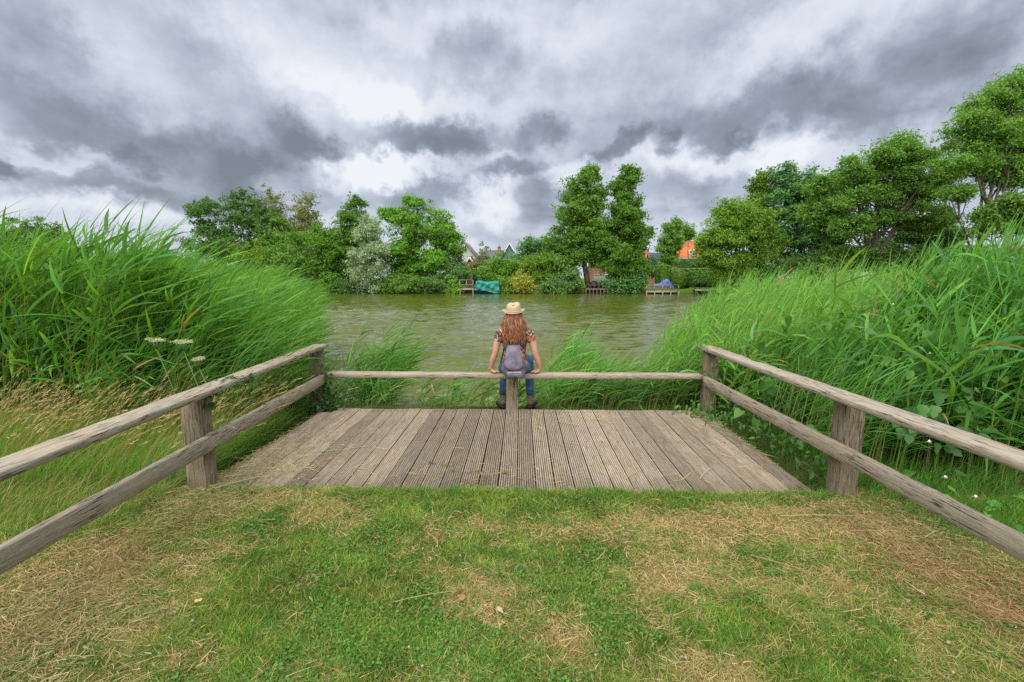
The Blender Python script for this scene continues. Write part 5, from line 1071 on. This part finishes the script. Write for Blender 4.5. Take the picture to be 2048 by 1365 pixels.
# locks share waves within a lock
lk = r_.integers(0, 60, n_); lph = r_.uniform(0, 6.28, 60); ph = lph[lk] + .5*r_.normal(size=n_); fr = 8.5 + 3*(lk % 5)/5 + .5*r_.normal(size=n_)
tt = np.linspace(0, 1, K_ + 1); P = np.zeros((n_, K_ + 1, 3))
for k, t_ in enumerate(tt):
    z = z0 - ln_*t_; spread_ = 1 + .62*np.sin(min(1, t_*1.1)*1.57)*(np.abs(u) > -1) - .30*max(0, t_ - .7)
    x = x0*spread_*1.02 + .014*t_ + amp*(t_**.7)*np.sin(z*fr*3.2 + ph) + .006*t_*r_.normal(size=n_)*.3
    back = -.004 - np.cos(th)*(.104 - .0*t_) - .028*np.sin(min(1, t_*1.3)*1.57) - .010*lay + .020*max(0, t_ - .75)
    y = back + np.abs(np.sin(th))*0 + .7*amp*np.cos(z*fr*3.0 + ph*1.7)
    P[:, k] = np.stack([x, y, z], 1)
sd_ = np.stack([np.cos(th*.5), np.sin(th*.5)*.3, np.zeros(n_)], 1); V = np.zeros((n_, 2*(K_+1), 3))
for k, t_ in enumerate(tt):
    wv_ = (wd_*(1 - .75*t_**3))[:, None]; V[:, 2*k] = P[:, k] - sd_*wv_; V[:, 2*k+1] = P[:, k] + sd_*wv_
o_ = (np.arange(n_)*2*(K_+1))[:, None]; Q = np.concatenate([o_ + G([[2*k, 2*k+1, 2*k+3, 2*k+2]]) for k in range(K_)])
hc_ = G([.27, .095, .034])*(.35 + .95*r_.random((n_, 1))); hc_ = np.where(r_.random((n_, 1)) < .16, G([.46, .21, .085]), hc_)
hm, n = new_mat('auburn_locks'); a = n.node('ShaderNodeAttribute', attribute_name='tint').outputs['Color']
p = n.node('ShaderNodeBsdfPrincipled'); n.put(p.inputs['Base Color'], a); p.inputs['Roughness'].default_value = .42; p.inputs['Specular IOR Level'].default_value = .5; out(n, p.outputs[0])
lo = add('hair_locks', mesh_from('hair_locks', V.reshape(-1, 3), [Q], (hm,), np.repeat(hc_, 2*(K_+1), 0), True), ho)
# straw hat with pinched crown
q = MB(); nn = 40; a_ = np.arange(nn)*2*math.pi/nn; V = []
prof = [(.128,.000,1),(.135,.006,1),(.128,.010,1),(.105,.006,0),(.088,.010,0),(.090,.020,0),(.088,.050,0),(.083,.085,0),(.074,.106,0),(.058,.112,0),(.035,.100,0),(.0,.096,0)]
for (rr, zz_, brim) in prof:
    xx_ = rr*np.cos(a_); yy_ = rr*1.10*np.sin(a_); z_ = np.full(nn, zz_)
    if rr > .10: z_ = z_ + .028*np.abs(np.cos(a_))**3*(rr - .10)/.03 - .010*np.sin(a_)*-1*(rr - .09)/.04*.5 + .012*(rr-.10)/.03*(np.sin(a_) < 0)*np.abs(np.sin(a_))*.6
    if zz_ > .08: z_ = z_ + .012*np.sin(a_ + .4) ; xx_ = xx_*(1 - .14*(np.sin(a_) > .2)); z_ -= .016*np.exp(-(xx_/.026)**2)*(zz_ > .09)
    V.append(np.stack([xx_, yy_, z_], 1))
m_ = len(prof); q.put(np.concatenate(V), [[(i*nn+k, i*nn+(k+1) % nn, (i+1)*nn+(k+1) % nn, (i+1)*nn+k) for i in range(m_-1) for k in range(nn)]])
hat = q.build('straw_hat', M['straw'], woman, True); hat.location = (-.012, -.005, .738); hat.rotation_euler = (R(5), R(-3), 0)
md = hat.modifiers.new('thick', 'SOLIDIFY'); md.thickness = .004
q = MB(); q.tube([(.0905*math.cos(b), .0995*math.sin(b), .020) for b in np.linspace(0, 2*math.pi, 37)], .006, 5, flat=1.0); hb_ = q.build('hat_band', plain('hat_band_straw', (.52, .41, .25), .7, .1, 60), hat, True)
q = MB(); q.tube([(.033*math.cos(b), .030*math.sin(b), 0) for b in np.linspace(0, 2*math.pi, 19)], .0035, 5); br = q.build('bracelet', M['zip'], woman, True); br.location = WR[-1] + G([-.003, 0, .004])
# backpack
bp = tag(empty('backpack', (PX - .008, PY - .235, .455)), 'small mauve grey backpack with flap and front zip pocket on the woman\'s back', 'backpack')
bp.scale = (1.0, 1.0, 1.02)
def sq_loft(mb, st, n=28, q=3.2):
    a = np.arange(n)*2*math.pi/n; V = []
    for (x, y, z, rx, ry) in st:
        c_, s_ = np.cos(a), np.sin(a); V.append(np.stack([x + rx*np.sign(c_)*np.abs(c_)**(2/q), y + ry*np.sign(s_)*np.abs(s_)**(2/q), np.full(n, z)], 1))
    m = len(st); mb.put(np.concatenate(V), [[(i*n+k, i*n+(k+1) % n, (i+1)*n+(k+1) % n, (i+1)*n+k) for i in range(m-1) for k in range(n)], [tuple(range(n))[::-1], tuple(range((m-1)*n, m*n))]]); return mb
mb = MB(); sq_loft(mb, [(.012,.0,-.015,.075,.035),(.012,.0,-.005,.112,.062),(.010,.0,.05,.130,.076),(.006,0,.12,.135,.075),(.002,.01,.19,.122,.066),(0,.02,.26,.102,.054),(-.002,.03,.32,.085,.042),(-.004,.035,.355,.070,.030)])
mb.ball((.135,.02,.125),(.045,.045,.060),14,10); mb.ball((-.115,.02,.09),(.032,.045,.070),14,10)
main = remesh('main_bag', mb, M['pack'], .008, bp, 3, .5)
# flap: curved sheet over the top, rounded lower edge
nu, nv = 21, 16; V = []
for i in range(nu):
    u_ = -1 + 2*i/(nu-1)
    for j in range(nv):
        v_ = j/(nv-1); z = .362 - v_*(.225 + .045*math.sqrt(max(0, 1 - u_*u_))); wz = np.interp(z, [.09, .15, .26, .36], [.102, .112, .094, .072]); yb = np.interp(z, [.05, .12, .19, .26, .32, .365], [-.100, -.097, -.080, -.060, -.036, .012])
        V.append((u_*wz - .002, yb + .020*u_**4*(1 - v_*.3) - .003*math.sin(u_*5 + v_*3), z))
q = MB(); q.put(V, [[(i*nv+j, (i+1)*nv+j, (i+1)*nv+j+1, i*nv+j+1) for i in range(nu-1) for j in range(nv-1)]]); fl = q.build('flap', M['pack'], bp, True)
md = fl.modifiers.new('thick', 'SOLIDIFY'); md.thickness = .006; md.offset = 0
mb = MB(); sq_loft(mb, [(.012,-.078,-.002,.070,.020),(.012,-.086,.010,.090,.032),(.012,-.090,.045,.094,.034),(.012,-.082,.075,.088,.026),(.012,-.072,.082,.075,.014)], 24); pk = remesh('front_pocket', mb, M['pack'], .006, bp, 2, .5)
q = MB(); q.tube([(.012 - .078 + .156*t, -.117 + .014*abs(2*t-1)**3, .068 + .004*math.sin(t*3.14)) for t in np.linspace(0, 1, 13)], .0058, 6); q.build('zip', M['zip'], pk)
q = MB(); q.tube([(.020, -.119, .022), (.020, -.125, .022)], .016, 20); q.build('badge', plain('dark_round_badge', (.035, .045, .055), .5, .2, 40), pk)
for s in (-1, 1):
    q = MB(); P = [(s*.05, .055, .33), (s*.075, .115, .425), (s*.085, .175, .500), (s*.090, .225, .508), (s*.095, .28, .475), (s*.105, .315, .38), (s*.12, .33, .26), (s*.14, .29, .16), (s*.150, .22, .11), (s*.125, .08, .06)]
    V = []
    for k_, p_ in enumerate(P):
        V += [G(p_) + G([-.017, 0, 0]), G(p_) + G([.017, 0, 0]), G(p_) + G([.017, .0, .006]), G(p_) + G([-.017, .0, .006])]
    q.put(V, [[(i*4+j, i*4+(j+1) % 4, (i+1)*4+(j+1) % 4, (i+1)*4+j) for i in range(len(P)-1) for j in range(4)]]); q.build('shoulder_strap', M['strap'], bp)
q = MB(); q.tube([(-.03, .04, .355), (-.022, .03, .385), (.01, .03, .390), (.026, .04, .356)], .006, 6); q.build('carry_loop', M['strap'], bp)
q = MB(); q.tube([(.085, -.03, .30), (.105, -.035, .24), (.115, -.03, .16)], .0028, 5); q.build('zip_side', M['zip'], bp)

# ------------------------------------------------------------------ climbing and broad leaved plants
def leaf_shape(kind):
    if kind == 'heart': pts = [(0,0),(.30,-.14),(.48,.10),(.40,.42),(.18,.75),(0,1.0),(-.18,.75),(-.40,.42),(-.48,.10),(-.30,-.14)]
    elif kind == 'ivy': pts = [(0,0),(.22,-.16),(.50,.02),(.30,.28),(.36,.55),(.13,.60),(0,1.0),(-.13,.60),(-.36,.55),(-.30,.28),(-.50,.02),(-.22,-.16)]
    elif kind == 'broad': pts = [(0,0),(.24,.02),(.40,.25),(.34,.5),(.22,.62),(.26,.78),(0,1.1),(-.26,.78),(-.22,.62),(-.34,.5),(-.40,.25),(-.24,.02)]
    else: pts = [(0,0),(.16,.15),(.24,.4),(.15,.75),(0,1.0),(-.15,.75),(-.24,.4),(-.16,.15)]
    return G(pts)
def leaf_mesh(kind, name, col, seed):
    r = np.random.default_rng(seed); p = leaf_shape(kind); n = len(p); z = .22*np.abs(p[:, 0]) - .16*p[:, 1]**2 + .03*np.sin(p[:, 1]*9 + seed)
    V = np.concatenate([[[0, .38, -.03]], np.stack([p[:, 0], p[:, 1], z], 1)]); F = [(0, 1+i, 1+(i+1) % n) for i in range(n)]
    return mesh_from(name, V, [F], (M['broad'],), np.tile(G(col)*(.8 + .4*r.random()), (n+1, 1))*(.92 + .16*r.random((n+1, 1))))
def climber(name, label, cat, spots, kind, cols, size, leafname='leaf', stems=None, facing=(0, -1, .35), jitter=.55, seed=3):
    """spots: (n,3) leaf positions; each leaf is an object sharing a few meshes"""
    r = np.random.default_rng(seed); root = tag(empty(name, tuple(spots.mean(0)*G([1, 1, 0]) + G([0, 0, spots[:, 2].min()]))), label, cat); b = G(root.location[:])
    ms = [leaf_mesh(kind, leafname, c, seed*7 + i) for i, c in enumerate(cols)]
    for i, p in enumerate(spots):
        o = add(leafname, ms[r.integers(len(ms))], root); nrm = Vector(unit(G(facing) + r.normal(size=3)*jitter)); dn = Vector((r.normal()*.7, r.normal()*.3 - .2, -1 + r.normal()*.5))
        yv_ = (dn - nrm*dn.dot(nrm)).normalized(); xv_ = yv_.cross(nrm)
        o.rotation_euler = Matrix((xv_, yv_, nrm)).transposed().to_euler(); s_ = size[0] + (size[1]-size[0])*r.random(); o.scale = (s_, s_, s_); o.location = tuple(p - b)
    q = MB()
    for P in (stems or []): q.tube(G(P) - b, .003, 5)
    if stems: q.build('stem', plain(name + '_stem', (.16, .17, .07), .7, .1, 20) if name + '_stem' not in bpy.data.materials else bpy.data.materials[name + '_stem'], root)
    return root
r = np.random.default_rng(11); BG = [(.065,.18,.028),(.09,.24,.035),(.05,.14,.025),(.13,.29,.05)]
def cloud_pts(c, s, n, keep=None): p = G(c) + r.normal(size=(n, 3))*G(s); return p
# bindweed across the right-hand growth
sp = np.concatenate([cloud_pts((3.75, 4.35, .85), (.45, .25, .22), 170), cloud_pts((4.3, 4.0, .55), (.4, .2, .2), 110), cloud_pts((2.75, 4.6, .38), (.22, .35, .22), 50)])
sp[:, 2] = np.clip(sp[:, 2], .05, 1.5); sp[:, 1] = np.maximum(sp[:, 1], 3.55)
bw = climber('bindweed', 'climbing bindweed with heart shaped leaves over the reeds right of the railing', 'climbing plant', sp, 'heart', BG, (.06, .11), stems=[[(3.2,4.0,.1),(3.5,4.1,.6),(3.9,4.1,.9),(4.2,4.0,1.1)],[(3.9,3.8,.05),(4.2,3.9,.5),(4.5,3.9,.8)],[(2.6,4.3,0),(2.7,4.5,.4),(2.8,4.6,.7)]])
for (px, py, Y) in [(1858,708,4.1),(1856,884,3.3),(1888,955,3.05),(1785,610,5.0),(1948,994,2.9),(1690,850-20,4.2)]:
    p_, _ = at(px, py, Y); q = MB(); q.loft([(0,0,-.02,.002,.002),(0,0,0,.004,.004),(0,0,.010,.011,.009),(0,0,.013,.017,.012)], 12); o = q.build('flower', M['trim'], bw, True); o.location = tuple(p_ - G(bw.location[:])); o.rotation_euler = (1.1, .5, 0)
sp = cloud_pts((0, 0, 0), (.30, .16, .11), 46); c0, _ = at(1865, 835, 3.75); sp = sp + c0
climber('burdock', 'clump of large broad leaves just beyond the right top rail', 'plant', sp, 'broad', [(.07,.19,.035),(.09,.24,.045),(.055,.15,.03)], (.08, .15), facing=(-.2, -.7, .9), jitter=.3, stems=[[c0 + G([0,0,-.9]), c0]], seed=5)
c0, _ = at(1960, 760, 3.9); sp = cloud_pts(c0, (.25, .2, .12), 40)
climber('bindweed', 'pale heart shaped leaves at the far right edge above the rail', 'climbing plant', sp, 'heart', [(.12,.27,.045),(.09,.22,.04)], (.05, .09), stems=[[c0 + G([0,0,-1.0]), c0]], seed=6)
# nettles and weeds by the right rail post and the deck corner
sp = np.concatenate([cloud_pts((2.15, 5.15, .06), (.17, .14, .05), 90), cloud_pts((2.38, 4.9, .10), (.12, .25, .09), 60)]); sp[:, 2] = np.abs(sp[:, 2]) + .01
climber('weed_clump', 'bright green weeds spilling over the far right corner of the deck', 'plant', sp, 'oval', BG, (.045, .08), facing=(-.1, -.4, .9), seed=7)
sp = np.concatenate([cloud_pts((2.45, 4.2, .12), (.10, .45, .12), 170), cloud_pts((2.50, 3.55, .05), (.13, .22, .05), 60)]); sp[:, 2] = np.abs(sp[:, 2]) - .02; sp = sp[(sp[:, 1] > 3.35) & (sp[:, 0] > 2.28)]
climber('weed_clump', 'leafy weeds growing between the right edge of the deck and the railing', 'plant', sp, 'oval', BG, (.045, .085), facing=(-.4, -.4, .7), seed=8)
sp = cloud_pts((3.1, 2.85, .10), (.30, .20, .05), 60); sp[:, 2] = np.abs(sp[:, 2]); sp = sp[sp[:, 0] > 2.6]
climber('weed_clump', 'trailing weeds in the grass beyond the right lower rail', 'plant', sp, 'heart', BG, (.045, .08), facing=(-.1, -.3, .9), seed=9)
c0, _ = at(352, 948, 3.42); sp = cloud_pts(c0, (.09, .06, .06), 22)
climber('weed_plant', 'dark green broad leaved weed at the foot of the left middle post', 'plant', sp, 'broad', [(.07,.18,.04),(.10,.24,.05)], (.09, .15), facing=(.3, -.7, .7), jitter=.4, stems=[[c0 + G([0,0,-.2]), c0]], seed=10)
# ivy on the left corner post and over the left top rail
sp = np.concatenate([G([-2.44, 5.36, 0]) + np.abs(r.normal(size=(230, 3)))*G([.07, -.03, .16]) + r.normal(size=(230, 3))*G([.08, .03, .02]), G([-2.40, 5.36, .35]) + r.normal(size=(70, 3))*G([.03, .04, .14])])
sp[:, 1] = np.minimum(sp[:, 1], 5.34)
climber('ivy', 'dark ivy climbing the foot of the far left corner post', 'ivy', sp, 'ivy', [(.035,.09,.03),(.055,.13,.035),(.09,.20,.045)], (.030, .055), seed=12, stems=[[(-2.41,5.32,-.1),(-2.40,5.32,.2),(-2.41,5.32,.45),(-2.405,5.32,.70)]])
sp = np.concatenate([cloud_pts((-2.36, 3.52, .79), (.035, .10, .012), 16), cloud_pts((-2.30, 3.72, .755), (.012, .05, .03), 22), cloud_pts((-2.345, 3.30, .68), (.015, .02, .05), 10)])
climber('ivy', 'ivy sprig crossing the left top rail above the middle post', 'ivy', sp, 'ivy', [(.055,.14,.035),(.09,.20,.05)], (.030, .050), facing=(.6, -.5, .6), seed=13, stems=[[(-2.345,3.30,.60),(-2.30,3.35,.74),(-2.36,3.45,.80),(-2.33,3.6,.80),(-2.27,3.75,.74)]])
# cow parsley
for (ux, uy, Y, rad, lab) in ((312, 680, 3.95, .065, 'hogweed with a creamy flat flower head, leftmost of three, by the left reeds'), (366, 684, 3.95, .075, 'hogweed with a creamy flat flower head, middle of three, by the left reeds'), (397, 718, 4.0, .04, 'hogweed with a small low creamy flower head, rightmost of three, by the left reeds')):
    c0, _ = at(ux, uy, Y); f0 = G([c0[0] + .18, Y + .05, -.1]); root = tag(empty('hogweed', tuple(f0)), lab, 'wild flower', 'creamy hogweed flowers')
    hub = c0 - f0 + G([0, 0, -.09]); q = MB(); q.tube([(0,0,0), hub*.5 + G([.05,0,0]), hub], .0035, 6); nr_ = 15
    tips = []
    for k in range(nr_):
        a = k*2.4; rr = rad*math.sqrt((k + .5)/nr_); tp = hub + G([rr*math.cos(a), rr*math.sin(a), .09 + .008*r.normal()]); tips.append(tp); q.tube([hub, (hub + tp)/2 + G([0,0,-.008]), tp], .0016, 4)
    q.build('stem', M['broad_stem'] if 'broad_stem' in M else M.setdefault('broad_stem', plain('hogweed_stem', (.11, .19, .05), .6, .1, 20)), root)
    pl = Pile()
    for tp in tips:
        m_ = 46; u_ = r.normal(size=(m_, 3))*G([.013, .013, .0035]); pl.blades(u_ + tp, unit(r.normal(size=(m_, 3)) + G([0, 0, .6])), .006, .006, np.zeros((m_, 3)), G([.66, .66, .45])*(.75 + .4*r.random((m_, 1))), K=2, prof=lambda t: 1.0)
    pl.build('flower_head', M['broad'], root)
